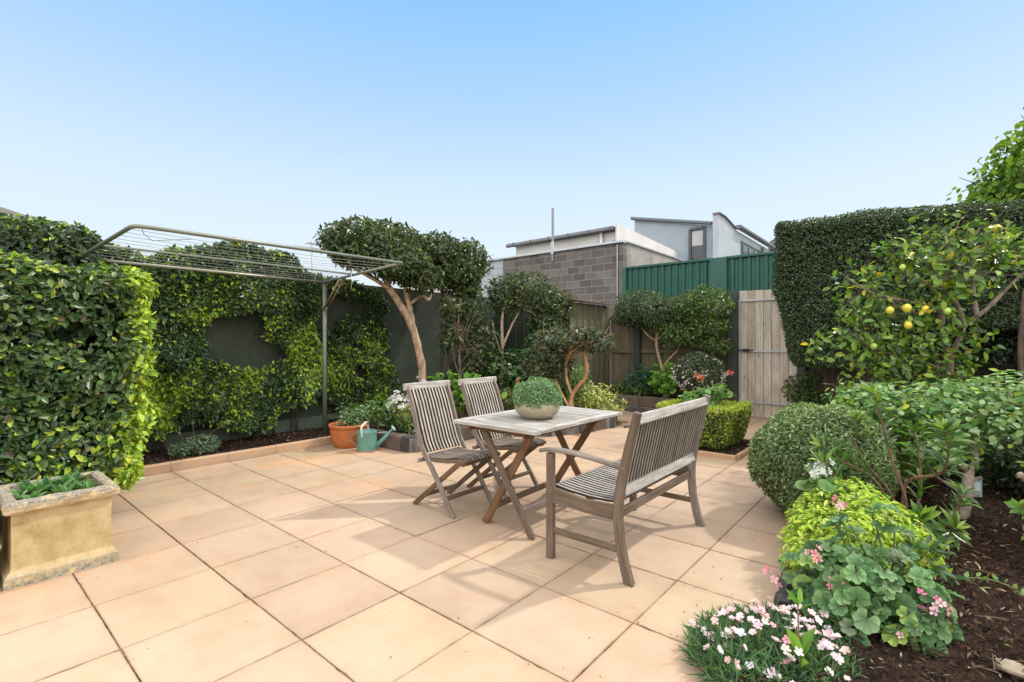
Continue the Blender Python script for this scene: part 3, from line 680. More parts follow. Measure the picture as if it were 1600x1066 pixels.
# pale far wall seen left of the block building
mb = MB(); mb.box((-15.2, 14.5, 2.1), (6.0, 0.3, 4.6), (0.62, 0.61, 0.6), ch=0.01)
tagp(mb.build("rendered_wall", PLAIN, loc=(-14, 14.5, 0)), "white rendered wall just visible left of the block building", "wall")
# blue-grey house
r = empty("blue_grey_house", (-8, 22, 0), "blue-grey two storey house with skillion roof beyond the green fence", "building")
HC = (0.285, 0.335, 0.385)
mb = MB(); mb.extr([(-9.75, 20, 0), (-6.36, 20, 0), (-6.36, 20, 6.03), (-9.75, 20, 6.78)], (0, 7, 0), HC); mb.build("wall", PLAIN, r)
mb = MB(); mb.sweep([(-9.85, 19.92, 6.86), (-6.42, 19.92, 6.12)], 0.22, 0.13, (0, 1, 0), 0.03, (0.13, 0.15, 0.17)); mb.build("gutter", METAL, r)
mb = MB(); mb.extr([(-6.13, 19.8, 0), (-6.13, 29.6, 0), (-6.13, 29.6, 6.18), (-6.13, 22.1, 6.18), (-6.13, 20.5, 6.42), (-6.13, 19.8, 6.42)], (-0.22, 0, 0), (0.40, 0.45, 0.50)); fin = mb.build("side_wall", PLAIN, r)
mb = MB(); mb.sweep([(-6.0, 22.0, 6.30), (-6.0, 29.8, 6.32)], 0.25, 0.14, (1, 0, 0), 0.03, (0.14, 0.15, 0.16)); mb.build("gutter", METAL, r)
mb = MB(); mb.sweep([(-6.2, 19.72, 6.45), (-6.2, 20.5, 6.45), (-6.2, 22.1, 6.22)], 0.3, 0.05, (1, 0, 0), 0.01, (0.2, 0.21, 0.22)); mb.build("coping", METAL, r)
mb = MB()
x0, x1, z0, z1, y = -7.30, -6.72, 4.70, 6.0, 19.96
for a, b in (((x0, z0), (x0, z1)), ((x1, z0), (x1, z1)), ((x0, z1), (x1, z1)), ((x0, z0), (x1, z0))): mb.sweep([(a[0], y, a[1]), (b[0], y, b[1])], 0.1, 0.1, (0, 1, 0), 0.01, (0.07, 0.085, 0.10))
wf = mb.build("window_frame", PLAIN, r)
mb = MB(); mb.quad([(x0, 19.985, z0), (x1, 19.985, z0), (x1, 19.985, z1), (x0, 19.985, z1)]); mb.build("pane", GLASS, wf)
mb = MB(); mb.box((-7.0, 19.975, 5.62), (0.46, 0.008, 0.6), (0.42, 0.43, 0.44)); mb.build("blind", PLAIN, wf)
mb = MB()
for k in range(3): mb.box((-7.05, 19.93 - 0.03 * k, 4.62 - k * 0.22), (0.98, 0.12, 0.17), (0.12, 0.16, 0.20), ch=0.01)
mb.build("window_box", PLAIN, r)
mb = MB(); mb.extr([(-6.125, 22.8, 5.0), (-6.125, 26.2, 4.7), (-6.125, 26.2, 5.85), (-6.125, 22.8, 5.85)], (0.02, 0, 0), (0.07, 0.10, 0.06)); bo = mb.build("balcony_recess", PLAIN, r)
mb = MB()
for a in (23.0, 23.9, 24.8): mb.extr([(-6.10, a, 5.05), (-6.10, a + .7, 5.02), (-6.10, a + .7, 5.7), (-6.10, a, 5.7)], (0.02, 0, 0), (0.02, 0.02, 0.02))
mb.build("window", GLASS, r)
mb = MB(); mb.sweep([(-6.05, 22.7, 4.98), (-6.05, 26.2, 4.66)], 0.1, 0.08, (1, 0, 0), 0.01, (0.5, 0.53, 0.55)); mb.box((-6.05, 26.3, 4.9), (0.14, 0.16, 2.3), (0.15, 0.2, 0.14)); mb.build("balcony_rail", PLAIN, r)
mb = MB(); mb.extr([(-6.10, 27.3, 5.05), (-6.10, 28.2, 5.0), (-6.10, 28.2, 5.5), (-6.10, 27.3, 5.5)], (0.03, 0, 0), (0.02, 0.02, 0.02)); mb.build("window", GLASS, r)
# domed roof cowl far right of the house, left neighbour roof, aerial
mb = MB(); mb.tube([(-6.65, 32, 0), (-6.65, 32, 6.8)], 0.30, 14, (0.13, 0.11, 0.10)); mb.lathe([(0.42, 6.8), (0.41, 7.1), (0.32, 7.36), (0.12, 7.48), (0.0, 7.5)], (-6.65, 32, 0), 18, (0.13, 0.11, 0.10))
tagp(mb.build("chimney", PLAIN, loc=(-6.65, 32, 0)), "rounded brown chimney top rising beside the hedge end, far away", "chimney")
r = empty("neighbour_house", (-17, 1.5, 0), "grey sloping roof just showing above the hedge at the far left", "building")
mb = MB(); mb.box((-17.6, 0.2, 1.65), (5, 6.8, 3.29), (0.42, 0.41, 0.40), ch=0.01); mb.build("wall", PLAIN, r)
mb = MB(); mb.extr([(-15, -3, 4.75), (-15, 1.05, 4.30), (-15, 3.72, 3.55), (-15, 3.72, 3.3), (-15, -3, 3.3)], (-2.5, 0, 0), (0.24, 0.225, 0.22)); mb.build("roof", PLAIN, r)
mb = MB(); mb.tube([(-14, 7.4, 2), (-14, 7.4, 4.4)], 0.02, 6, (0.3, 0.3, 0.31)); mb.tube([(-14.02, 7.25, 4.38), (-14.02, 7.75, 4.38)], 0.014, 6, (0.3, 0.3, 0.31))
for k in range(4): mb.tube([(-14.25, 7.3 + k * .12, 4.38), (-13.8, 7.3 + k * .12, 4.38)], 0.008, 5, (0.3, 0.3, 0.31))
tagp(mb.build("roof_aerial", METAL, loc=(-14, 7.4, 2)), "thin television aerial showing above the wall between the clothesline and tree", "aerial")

# ================================================================= FURNITURE
TK = (0.225, 0.195, 0.17); TKL = (0.41, 0.40, 0.38); TKB = (0.165, 0.095, 0.052); TKM = (0.155, 0.115, 0.087)
def copy_tree(root, dx, dy, label):
    n = root.copy(); COL.objects.link(n); n.location = (root.location.x + dx, root.location.y + dy, root.location.z); n["label"] = label
    def rec(src, dst):
        for ch in list(src.children):
            c = ch.copy(); COL.objects.link(c); c.parent = dst; rec(ch, c)
    rec(root, n); return n

def chair():
    r = empty("folding_chair", (-3.25, 3.0, 0), "grey teak folding chair at the table, the one nearer the stone planter", "chair", "folding teak chairs at the table")
    ya, yb = 2.775, 3.245
    back = [(-3.562, 1.055), (-3.50, .93), (-3.43, .73), (-3.365, .55), (-3.30, .46), (-3.22, .37), (-3.13, .25), (-3.03, .11), (-2.955, 0.0)]
    for y in (ya, yb):
        m = MB(); m.sweep([(x, y, z) for x, z in back], 0.024, 0.046, (0, 1, 0), 0.004, TK); m.build("leg", WOOD, r)
    for y in (ya + 0.03, yb - 0.03):
        m = MB(); m.sweep([(-2.90, y, .465), (-3.495, y, 0.0)], 0.022, 0.042, (0, 1, 0), 0.004, TKB if y < 3 else TKM); m.build("leg", WOOD, r)
    m = MB(); m.sweep([(-3.555, ya - 0.035, 1.045), (-3.555, yb + 0.035, 1.045)], 0.035, 0.062, (1, 0, 0.1), 0.008, TKL); m.build("top_rail", WOOD, r)
    m = MB(); n = 11
    for i in range(n):
        y = ya + 0.03 + (yb - ya - 0.06) * (i + .5) / n
        m.sweep([(-3.548, y, 1.02), (-3.49, y, .90), (-3.425, y, .72), (-3.365, y, .56), (-3.32, y, .485)], 0.019, 0.024, (0, 1, 0), 0.002, np.array(TKL) * rnd.uniform(.85, 1.1), 0.0, (.085, .052, .036))  # less weathered brown sides, darkened to paint shade between the slats
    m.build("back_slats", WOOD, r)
    m = MB()
    for i in range(n):
        y = ya + 0.02 + (yb - ya - 0.04) * (i + .5) / n
        m.sweep([(-3.345, y, .455), (-3.22, y, .448), (-3.08, y, .462), (-2.93, y, .492), (-2.86, y, .488), (-2.835, y, .47)], 0.029, 0.016, (0, 1, 0), 0.003, np.array(TK) * rnd.uniform(.75, 1.1), 0.0, (.05, .035, .027))  # dark side colour stands in for shade in the seat gaps
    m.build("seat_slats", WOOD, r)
    m = MB(); f = [(-3.36, .44), (-3.2, .432), (-3.05, .447), (-2.9, .474), (-2.84, .468)]
    for y in (ya + .028, yb - .028): m.sweep([(x, y, z) for x, z in f], 0.022, 0.03, (0, 1, 0), 0.004, TKM)
    m.sweep([(-3.36, ya - .03, .42), (-3.36, yb + .03, .42)], .03, .03, (1, 0, 0), .004, TK); m.sweep([(-2.88, ya + .02, .448), (-2.88, yb - .02, .448)], .03, .03, (1, 0, 0), .004, TKM)
    m.build("seat_frame", WOOD, r)
    m = MB(); m.sweep([(-3.05, ya + .02, .14), (-3.05, yb - .02, .14)], .022, .036, (1, 0, 0), .004, TKM); m.build("stretcher", WOOD, r)
    m = MB(); m.sweep([(-3.34, ya + .04, .115), (-3.34, yb - .04, .115)], .022, .034, (1, 0, 0), .004, TKM); m.build("stretcher", WOOD, r)
    return r
ch1 = chair()
ch2 = copy_tree(ch1, 0.01, 0.665, "grey teak folding chair at the table, the one farther from the stone planter")

# table
r = empty("garden_table", (-2.48, 3.37, 0), "weathered grey slatted teak table on crossed brown legs", "table")
X0, X1, Y0, Y1, ZT = -2.915, -2.075, 2.72, 4.025, 0.82
m = MB()
for i in range(18):
    a = Y0 + .004 + (Y1 - Y0 - .008) * i / 18; b = Y0 + .004 + (Y1 - Y0 - .008) * (i + 1) / 18
    e = 0.0 if 0 < i < 17 else 0.0
    m.sweep([(X0 + .089 if 0 < i < 17 else X0, (a + b) / 2, ZT - .014), (X1 - .089 if 0 < i < 17 else X1 - .0, (a + b) / 2, ZT - .014)], b - a - .004, .026, (0, 1, 0), .003, np.array(TKL) * rnd.uniform(.72, 1.0))
m.build("top_slats", WOOD, r)
ys = (Y1 - Y0 - .008) / 18
for x in (X0 + .037, X1 - .037):
    m = MB(); m.sweep([(x, Y0 + .006 + ys, ZT - .0125), (x, Y1 - .006 - ys, ZT - .0125)], .074, .028, (1, 0, 0), .004, np.array(TKL) * 1.05); m.build("edge_board", WOOD, r)
m = MB()
for x in (X0 + .14, X1 - .14): m.sweep([(x, Y0 + .05, ZT - .05), (x, Y1 - .05, ZT - .05)], .022, .045, (1, 0, 0), .003, TKB)
for y in (Y0 + .12, Y1 - .22): m.sweep([(X0 + .12, y, ZT - .052), (X1 - .12, y, ZT - .052)], .022, .045, (0, 1, 0), .003, TKB)
m.build("apron", WOOD, r)
for (yy, xs) in ((2.87, ((-2.715, -2.20), (-2.22, -2.70))), (3.79, ((-2.72, -2.23), (-2.22, -2.745)))):
    for k, (xt, xf) in enumerate(xs):
        y = yy + (0.014 if k else -0.014)
        m = MB(); m.sweep([(xt, y, ZT - .035), (xf, y, 0.0)], .024, .062, (0, 1, 0), .005, [TKM, TKB][k] if yy < 3 else TKB); m.build("leg", WOOD, r)
m = MB(); m.sweep([(-2.315, 2.88, .16), (-2.34, 3.79, .16)], .02, .06, (1, 0, 0), .004, TK); m.build("stretcher", WOOD, r)
m = MB(); m.sweep([(-2.61, 2.88, .15), (-2.64, 3.79, .15)], .02, .05, (1, 0, 0), .004, TKM); m.build("stretcher", WOOD, r)

# bench
r = empty("garden_bench", (-1.65, 3.3, 0), "weathered teak slatted bench with curved arms seen from behind", "bench")
YA, YB = 2.70, 3.92
rl = [(-1.350, 0.0), (-1.385, .12), (-1.412, .25), (-1.424, .38), (-1.418, .50), (-1.390, .66), (-1.345, .84), (-1.296, 1.03)]
for y in (YA, YB):
    m = MB(); m.sweep([(x, y, z) for x, z in rl], .045, [.062, .058, .055, .058, .058, .054, .05, .042], (0, 1, 0), .008, TKM if y == YA else TK); m.build("leg", WOOD, r)
    m = MB(); m.sweep([(-1.925, y, 0), (-1.925, y, .70)], .045, .052, (0, 1, 0), .005, TKM); m.build("leg", WOOD, r)
    m = MB(); m.sweep([(-2.005, y, .708), (-1.96, y, .722), (-1.86, y, .730), (-1.74, y, .728), (-1.6, y, .716), (-1.47, y, .70), (-1.37, y, .692)], [.05, .058, .062, .06, .055, .05, .046], .026, (0, 1, 0), .009, TK); m.build("armrest", WOOD, r)
    m = MB(); m.sweep([(-1.90, y, .425), (-1.66, y, .405), (-1.43, y, .41)], .028, [.10, .085, .09], (0, 1, 0), .004, TKM); m.build("side_rail", WOOD, r)
    m = MB(); m.sweep([(-1.91, y, .19), (-1.40, y, .19)], .024, .04, (0, 1, 0), .004, TKM); m.build("stretcher", WOOD, r)
m = MB(); m.sweep([(-1.925, YA + .022, .43), (-1.925, YB - .022, .43)], .028, .08, (1, 0, 0), .004, TK); m.build("front_rail", WOOD, r)
m = MB(); m.sweep([(-1.43, YA + .022, .40), (-1.43, YB - .022, .40)], .026, .055, (1, 0, 0), .004, TKM); m.build("back_rail", WOOD, r)
m = MB(); m.sweep([(-1.405, YA + .024, .55), (-1.405, YB - .024, .55)], .028, .085, (1, 0, .22), .004, TKL); m.build("lower_back_rail", WOOD, r)
m = MB(); m.sweep([(-1.308, YA + .02, .985), (-1.308, YB - .02, .985)], .034, .065, (1, 0, .25), .008, TKL); m.build("top_rail", WOOD, r)
m = MB(); n = 28
for i in range(n):
    y = YA + .03 + (YB - YA - .06) * (i + .5) / n
    m.sweep([(-1.399, y, .585), (-1.375, y, .70), (-1.347, y, .82), (-1.315, y, .96)], .018, .022, (0, 1, 0), .002, np.array(TKL) * rnd.uniform(.62, .85), 0.0, (.085, .052, .034))  # brown, less weathered sides also paint the shade between back slats
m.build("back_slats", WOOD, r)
m = MB(); n = 27
for i in range(n):
    y = YA + .03 + (YB - YA - .06) * (i + .5) / n
    m.sweep([(-1.945, y, .462), (-1.90, y, .475), (-1.8, y, .463), (-1.65, y, .452), (-1.52, y, .456), (-1.44, y, .465)], .024, .016, (0, 1, 0), .002, np.array(TKL) * rnd.uniform(.75, .95), 0.0, (.05, .035, .027))  # side faces coloured dark as painted shade between seat slats
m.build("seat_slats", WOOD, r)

# bowl of clipped plant on the table
r = empty("potted_plant", (-2.455, 3.25, ZT), "cream bowl with a dome of tiny green leaves on the table", "potted plant")
m = MB(); m.lathe([(0.0, 0), (.10, .001), (.128, .008), (.165, .04), (.186, .08), (.190, .108), (.184, .128), (.178, .135), (.170, .132), (.17, .11), (0, .10)], (-2.455, 3.25, ZT), 40, (0.40, 0.345, 0.235)); m.build("bowl", m_col("glazed_bowl", 0.45, 30, 0.1, 0.05, 0.002, big=8, bigamt=0.25), r)
m = MB(); q = np.array([-2.455, 3.25, ZT + .15])
p, nr = ell(7500, (.205, .205, .20), .12, -.35); p[:, 2] = np.where(p[:, 2] < 0, p[:, 2] * .6, p[:, 2] * .92); p *= (1 + .09 * lumps(p, 6, 3))[:, None]
leaves(m, p + q, nr, .013, .7, pal(len(p), [((.13, .24, .11), 4), ((.22, .36, .19), 4), ((.09, .17, .06), 2), ((.38, .48, .33), 1)], .2), .6, .4, -.2, OVAL, .9)
for i in range(260):
    d = nrmz(R.normal(size=(1, 3)))[0]; d[2] = abs(d[2]); m.tube([q, q + d * np.array([.19, .19, .18])], [.0015, .001], 3, (.12, .2, .08), 0, False)
m.build("foliage", SOFT, r)

# clothesline
r = empty("clothesline", (-6.94, 3.87, 0), "wall-side folding clothesline with grey-green steel frame and wires", "clothesline")
MC = (0.20, 0.21, 0.17)
A_, B_, C_, D_ = np.array((-5.1, 1.12, 2.43)), np.array((-5.04, 3.85, 2.44)), np.array((-6.94, 3.87, 2.345)), np.array((-6.94, 1.05, 2.345))
m = MB(); m.tube([(-6.94, 3.87, 0), (-6.94, 3.87, 2.33)], .032, 14, (0.17, 0.19, 0.145)); m.build("post", METAL, r)
m = MB(); m.tube([(-6.94, 1.0, 0), (-6.94, 1.0, 2.33)], .032, 14, (0.17, 0.19, 0.145)); m.build("post", METAL, r)
m = MB(); c1 = A_ + (B_ - A_) * .06; c2 = A_ + (D_ - A_) * .07
m.tube([B_, c1 + (B_ - A_) * .02] + list(smoothpath([c1, A_ * .7 + c1 * .15 + c2 * .15, c2], 4)) + [D_], .019, 10, MC); m.build("outer_tube", METAL, r)
m = MB(); m.tube([B_, C_ + np.array([0, -.02, 0])], .018, 10, MC); m.build("end_arm", METAL, r)
m = MB(); m.tube([C_, D_], .018, 10, (.30, .30, .24)); m.build("inner_tube", METAL, r)
m = MB(); mid0 = D_ * .55 + A_ * .45; mid1 = C_ * .55 + B_ * .45; m.sweep([mid0, mid1], .03, .02, (1, 0, 0), .003, MC); m.build("middle_bar", METAL, r)
m = MB()
for s in (-.03, .03): m.tube([(-6.93, 3.87 + s, 1.93), (-6.45, 3.86 + s, 2.355)], .013, 8, (.22, .16, .11))
m.build("brace", METAL, r)
m = MB(); m.tube([(-7.0, 3.87, 1.95), (-6.86, 3.87, 1.95)], .012, 8, (.25, .25, .22)); m.lathe([(.036, 1.91), (.04, 1.92), (.04, 1.98), (.036, 1.99)], (-6.94, 3.87, 0), 14, (.15, .16, .13)); m.build("collar", METAL, r)
m = MB()
for i in range(11):
    if i == 5: continue
    t = (i + 1) / 12; a = D_ * (1 - t) + A_ * t; b = C_ * (1 - t) + B_ * t; a = a + (b - a) * .01
    pts = [a + (b - a) * s - np.array([0, 0, .030 * 4 * s * (1 - s) * (0.6 + .5 * rnd.random())]) for s in np.linspace(0, 1, 9)]
    m.tube(pts, .0021, 4, (.24, .24, .23))
for (t, s, l) in ((.95, .42, .0), (.9, .62, .30), (.55, .93, .26)):
    p0 = (D_ * (1 - t) + A_ * t) * (1 - s) + (C_ * (1 - t) + B_ * t) * s
    if l: m.tube([p0, p0 + np.array([.01, .01, -l * .6]), p0 + np.array([-.01, .0, -l])], .004, 5, (.5, .5, .47))
m.tube([A_ + (B_ - A_) * .02, A_ + np.array([-.12, .1, -.04]), A_ + np.array([-.35, .22, -.05]), A_ + np.array([-.2, .5, -.01])], .003, 4, (.2, .2, .2))
m.build("lines", METAL, r)

# sandstone planters
def planter():
    r = empty("stone_planter", (-4.4, .55, 0), "square sandstone planter with lichened rim beside the near hedge", "planter", "sandstone planters in front of the near hedge")
    x0, x1, y0, y1 = -4.68, -4.09, .285, .825; cx, cy = (x0 + x1) / 2, (y0 + y1) / 2; hx, hy = (x1 - x0) / 2, (y1 - y0) / 2
    def ringbox(m, levels, col):
        V = []; E = []
        for ins, z, e in levels:
            n = 9
            for (ax, ay, bx, by) in ((-1, -1, 1, -1), (1, -1, 1, 1), (1, 1, -1, 1), (-1, 1, -1, -1)):
                for k in range(n):
                    t = k / n; x = ax + (bx - ax) * t; y = ay + (by - ay) * t
                    V.append((cx + x * (hx - ins) + R.normal() * .0012, cy + y * (hy - ins) + R.normal() * .0012, z + R.normal() * .0012)); E.append(e)
        N = 36; F = [[a * N + k, a * N + (k + 1) % N, (a + 1) * N + (k + 1) % N, (a + 1) * N + k] for a in range(len(levels) - 1) for k in range(N)]
        m.add(V, F, col, None, E)
    SC = (0.44, 0.345, 0.195)
    m = MB(); ringbox(m, [(.0, .0, .9), (.002, .03, .85), (.006, .06, .45), (.028, .085, .12), (.034, .10, 0.02), (.038, .25, 0), (.036, .42, 0.02), (.03, .432, 0.05)], SC); m.build("box", SAND, r)
    m = MB(); ringbox(m, [(.03, .430, .1), (.012, .432, .15), (.0, .445, .3), (-.004, .47, .6), (.0, .49, 1), (.012, .502, 1), (.05, .504, 1), (.062, .495, 1), (.066, .40, .5)], (0.52, 0.40, 0.24)); m.build("rim", SAND, r)
    m = MB(); m.box((cx, cy, .43), (.47, .42, .02), (.05, .035, .025)); m.build("soil", SOIL, r)
    m = MB()
    for i in range(16):
        c = np.array([R.uniform(-4.6, -4.2), R.uniform(.38, .74), .445])
        k = 12; an = R.uniform(0, 6.28, k); el = R.uniform(.3, 1.3, k)
        d = np.c_[np.cos(an) * np.cos(el), np.sin(an) * np.cos(el), np.sin(el)]
        nn = np.c_[-np.cos(an) * np.sin(el), -np.sin(an) * np.sin(el), np.cos(el)]
        leaves(m, c + d * .02, nn, R.uniform(.055, .09), .42, pal(k, [((.12, .26, .09), 3), ((.18, .34, .13), 2), ((.07, .16, .06), 1)]), .15, 0, 0, OVAL, 0, .3, d)
    m.build("plants", SOFT, r)
    return r
pl = planter()
copy_tree(pl, 0.02, -0.57, "sandstone planter cut off by the left edge, beside the fully visible planter")

# terracotta pot
def pot():
    c = (-6.13, 3.77, 0)
    r = empty("terracotta_pot", c, "orange terracotta pot with a small jade-like shrub", "pot")
    m = MB(); m.lathe([(0, 0), (.165, .0), (.18, .01), (.218, .10), (.24, .20), (.243, .235), (.238, .262), (.248, .268), (.262, .285), (.262, .305), (.252, .318), (.234, .318), (.225, .27), (0, .26)], c, 40, (0.50, 0.165, 0.055)); m.build("pot_body", TERRA, r)
    m = MB(); m.lathe([(.21, .272), (.1, .282), (0, .285)], c, 20, (.05, .03, .02)); m.build("soil", SOIL, r)
    m = MB(); tips = []
    for i in range(13):
        a = R.uniform(0, 6.28); l = R.uniform(.10, .24); h_ = R.uniform(.10, .24)
        e = np.array([c[0] + math.cos(a) * l, c[1] + math.sin(a) * l, .28 + h_]); m.tube([(c[0] + .02 * math.cos(a), c[1] + .02 * math.sin(a), .27), (c[0] + math.cos(a) * l * .4, c[1] + math.sin(a) * l * .4, .30 + h_ * .3), e], [.011, .008, .005], 6, (.30, .27, .20), .1); tips.append(e)
    m.build("stems", BARK, r)
    m = MB(); p = np.concatenate([t + R.normal(size=(34, 3)) * .045 for t in tips]); leaves(m, p, nrmz(p - np.array([c[0], c[1], .3])), .042, .75, pal(len(p), [((.08, .17, .06), 4), ((.15, .26, .10), 2), ((.25, .33, .14), .5)]), .6, .5, 0)
    m.build("foliage", LEAF, r)
pot()
# watering can
def can():
    c = np.array((-5.70, 3.78, 0)); r = empty("watering_can", c, "green enamel watering can standing against the terracotta pot", "watering can")
    TC = (0.13, 0.30, 0.26)
    m = MB(); m.lathe([(0, .004), (.128, .0), (.130, .004), (.130, .022)], c, 32, (.30, .27, .22)); m.lathe([(.128, .022), (.128, .25), (.131, .256), (.128, .262), (.122, .258), (.122, .05), (0, .045)], c, 32, TC); m.build("body", GALV, r)
    d = np.array((.80, .60, 0)); 
    m = MB(); m.tube([c + d * .12 + (0, 0, .06), c + d * .22 + (0, 0, .15), c + d * .34 + (0, 0, .28)], [.034, .026, .015], 14, TC); m.build("spout", GALV, r)
    m = MB(); a = c + d * .34 + (0, 0, .28); u = np.array((.60, .45, .66)); u /= np.linalg.norm(u); m.tube([a, a + u * .03, a + u * .034], [.016, .042, .043], 16, (.30, .38, .36)); m.build("rose_head", GALV, r)
    m = MB(); m.tube([c + d * .12 + (0, 0, .235), c + d * .27 + (0, 0, .245)], .006, 6, (.35, .38, .37)); m.build("spout_brace", GALV, r)
    q = np.array((-.60, .80, 0))
    m = MB(); m.sweep(smoothpath([c - d * .02 + q * .125 + (0, 0, .22), c - d * .03 + q * .115 + (0, 0, .33), c + (0, 0, .385), c - d * .03 - q * .115 + (0, 0, .33), c - d * .02 - q * .128 + (0, 0, .20)], 5), .028, .006, d, .002, (.50, .52, .52)); m.build("top_handle", GALV, r)
    m = MB(); m.tube(smoothpath([c - d * .125 + (0, 0, .23), c - d * .20 + (0, 0, .20), c - d * .21 + (0, 0, .12), c - d * .128 + (0, 0, .05)], 5), .0055, 6, (.2, .3, .27)); m.build("back_handle", GALV, r)
can()

# ================================================================= PLANTS
NEW = (0.30, 0.45, 0.035); NEW2 = (0.48, 0.58, 0.07)
def plant(name, loc, label, cat, group=None): return empty(name, loc, label, cat, group)

# --- near hedge (leaves about 7 cm)
r = plant("clipped_hedge", (-5.6, .3, 0), "large glossy near hedge cut square behind the sandstone planters", "hedge")
c = np.array((-5.62, .22, 1.17)); half = (.66, 1.0, .93)
def hedge_shape(p, c):
    q = p + c; q[:, 2] += np.where(p[:, 2] > 0, .19 * np.clip((-p[:, 1]) / 1.0, -.4, 1) * (p[:, 2] / .93), 0); q[:, 1] -= .10 * np.clip(-p[:, 2], 0, 1) * (p[:, 1] > 0); return q
m = MB()
p, nr = rbox(46000, half, .12, .045); p = p + nr * (0.045 * lumps(p, .9, 4) + .03 * lumps(p, 3.2, 5))[:, None]
k_ = lumps(p, 2.0, 6) > -.95; p, nr = p[k_], nr[k_]
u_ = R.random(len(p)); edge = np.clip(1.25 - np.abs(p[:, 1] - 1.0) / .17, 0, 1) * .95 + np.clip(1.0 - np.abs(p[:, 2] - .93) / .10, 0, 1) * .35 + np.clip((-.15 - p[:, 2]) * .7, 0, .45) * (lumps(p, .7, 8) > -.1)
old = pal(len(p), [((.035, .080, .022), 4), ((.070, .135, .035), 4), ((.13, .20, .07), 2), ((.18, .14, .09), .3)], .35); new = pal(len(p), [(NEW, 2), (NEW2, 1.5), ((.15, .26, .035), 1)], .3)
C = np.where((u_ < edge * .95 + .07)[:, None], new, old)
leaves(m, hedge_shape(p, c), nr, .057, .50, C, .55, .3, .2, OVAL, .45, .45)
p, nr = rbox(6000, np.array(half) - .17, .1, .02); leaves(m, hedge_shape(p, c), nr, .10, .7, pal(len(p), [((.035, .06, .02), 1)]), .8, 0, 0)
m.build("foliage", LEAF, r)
m = MB()
for k in range(14):
    a = (-5.6 + R.normal() * .2, R.uniform(-.6, 1.0), .03); m.tube([a, (a[0] + R.normal() * .08, a[1] + R.normal() * .08, .6), (a[0] + R.normal() * .25, a[1] + R.normal() * .2, 1.6)], [.02, .014, .006], 6, (.13, .10, .07), .1)
m.build("stems", BARK, r)

# --- foliage trained on the wall
def in_poly(y, z, P):
    c = np.zeros(len(y), bool); j = len(P) - 1
    for i in range(len(P)):
        yi, zi = P[i]; yj, zj = P[j]
        c ^= ((zi > z) != (zj > z)) & (y < (yj - yi) * (z - zi) / (zj - zi + 1e-12) + yi); j = i
    return c
def wallfol(m, polys, holes, n, size, wr, cols, xw, th, newf, seed, gapz=-9):
    P = np.concatenate([np.array(q) for q in polys]); lo = P.min(0); hi = P.max(0)
    y = R.uniform(lo[0], hi[0], n); z = R.uniform(lo[1], hi[1], n); pts = np.c_[np.zeros(n), y, z]
    w1 = .06 * lumps(pts, 1.3, seed); w2 = .06 * lumps(pts, 1.3, seed + 9)
    k = np.zeros(n, bool)
    for q in polys: k |= in_poly(y + w1, z + w2, q)
    for q in holes: k &= ~in_poly(y + w1, z + w2, q)
    k &= lumps(pts, 1.4, seed + 3) > gapz
    y, z, pts = y[k], z[k], pts[k]; n = len(y)
    surf = th * (.72 + .30 * lumps(pts, .8, seed + 7)); surf = np.maximum(surf, .06); dd = np.minimum(R.exponential(.05, n), surf)
    x = xw + surf - dd; nr = np.tile([1.0, 0, .1], (n, 1)) + np.c_[np.zeros(n), R.normal(size=(n, 2)) * .35]
    f = newf * np.clip(.9 + 1.5 * lumps(pts, 1.1, seed + 11), .1, 2.1) * np.where((z > 1.85) & (z < 2.55), .35, 1.15); C = np.where((R.random(n) < f)[:, None], pal(n, [(NEW, 3), (NEW2, 1), ((.11, .18, .03), 2)]), pal(n, cols))
    leaves(m, np.c_[x, y, z], nrmz(nr), size, wr, C, .42, .45, .2, OVAL, .35, .4)
r = plant("wall_hedge", (-7.4, 2, 0), "leafy hedge trained on the green wall round a dark oval opening", "hedge")
HO = [(-1.0, 2.62), (.48, 2.68), (.82, 2.74), (1.14, 2.68), (1.32, 2.54), (1.79, 2.58), (2.21, 2.68), (3.0, 2.85), (3.46, 2.80), (3.85, 2.60), (4.1, 2.44), (3.98, 2.0), (3.92, 1.7), (4.0, 1.4), (4.02, 1.0), (3.92, .52), (3.65, .46), (3.36, .36), (3.05, .16), (2.85, .14), (2.6, .36), (1.79, .30), (-1.0, .3)]
HH = [(2.38, 1.26), (2.50, 1.72), (2.83, 1.88), (3.13, 1.83), (3.27, 1.55), (3.52, 1.27), (3.36, 1.12), (3.0, 1.08), (2.67, 1.06)]
m = MB(); wallfol(m, [HO], [HH], 88000, .062, .5, [((.020, .050, .013), 5), ((.045, .095, .025), 4), ((.10, .16, .06), 1.3)], -7.52, .36, .42, 3)
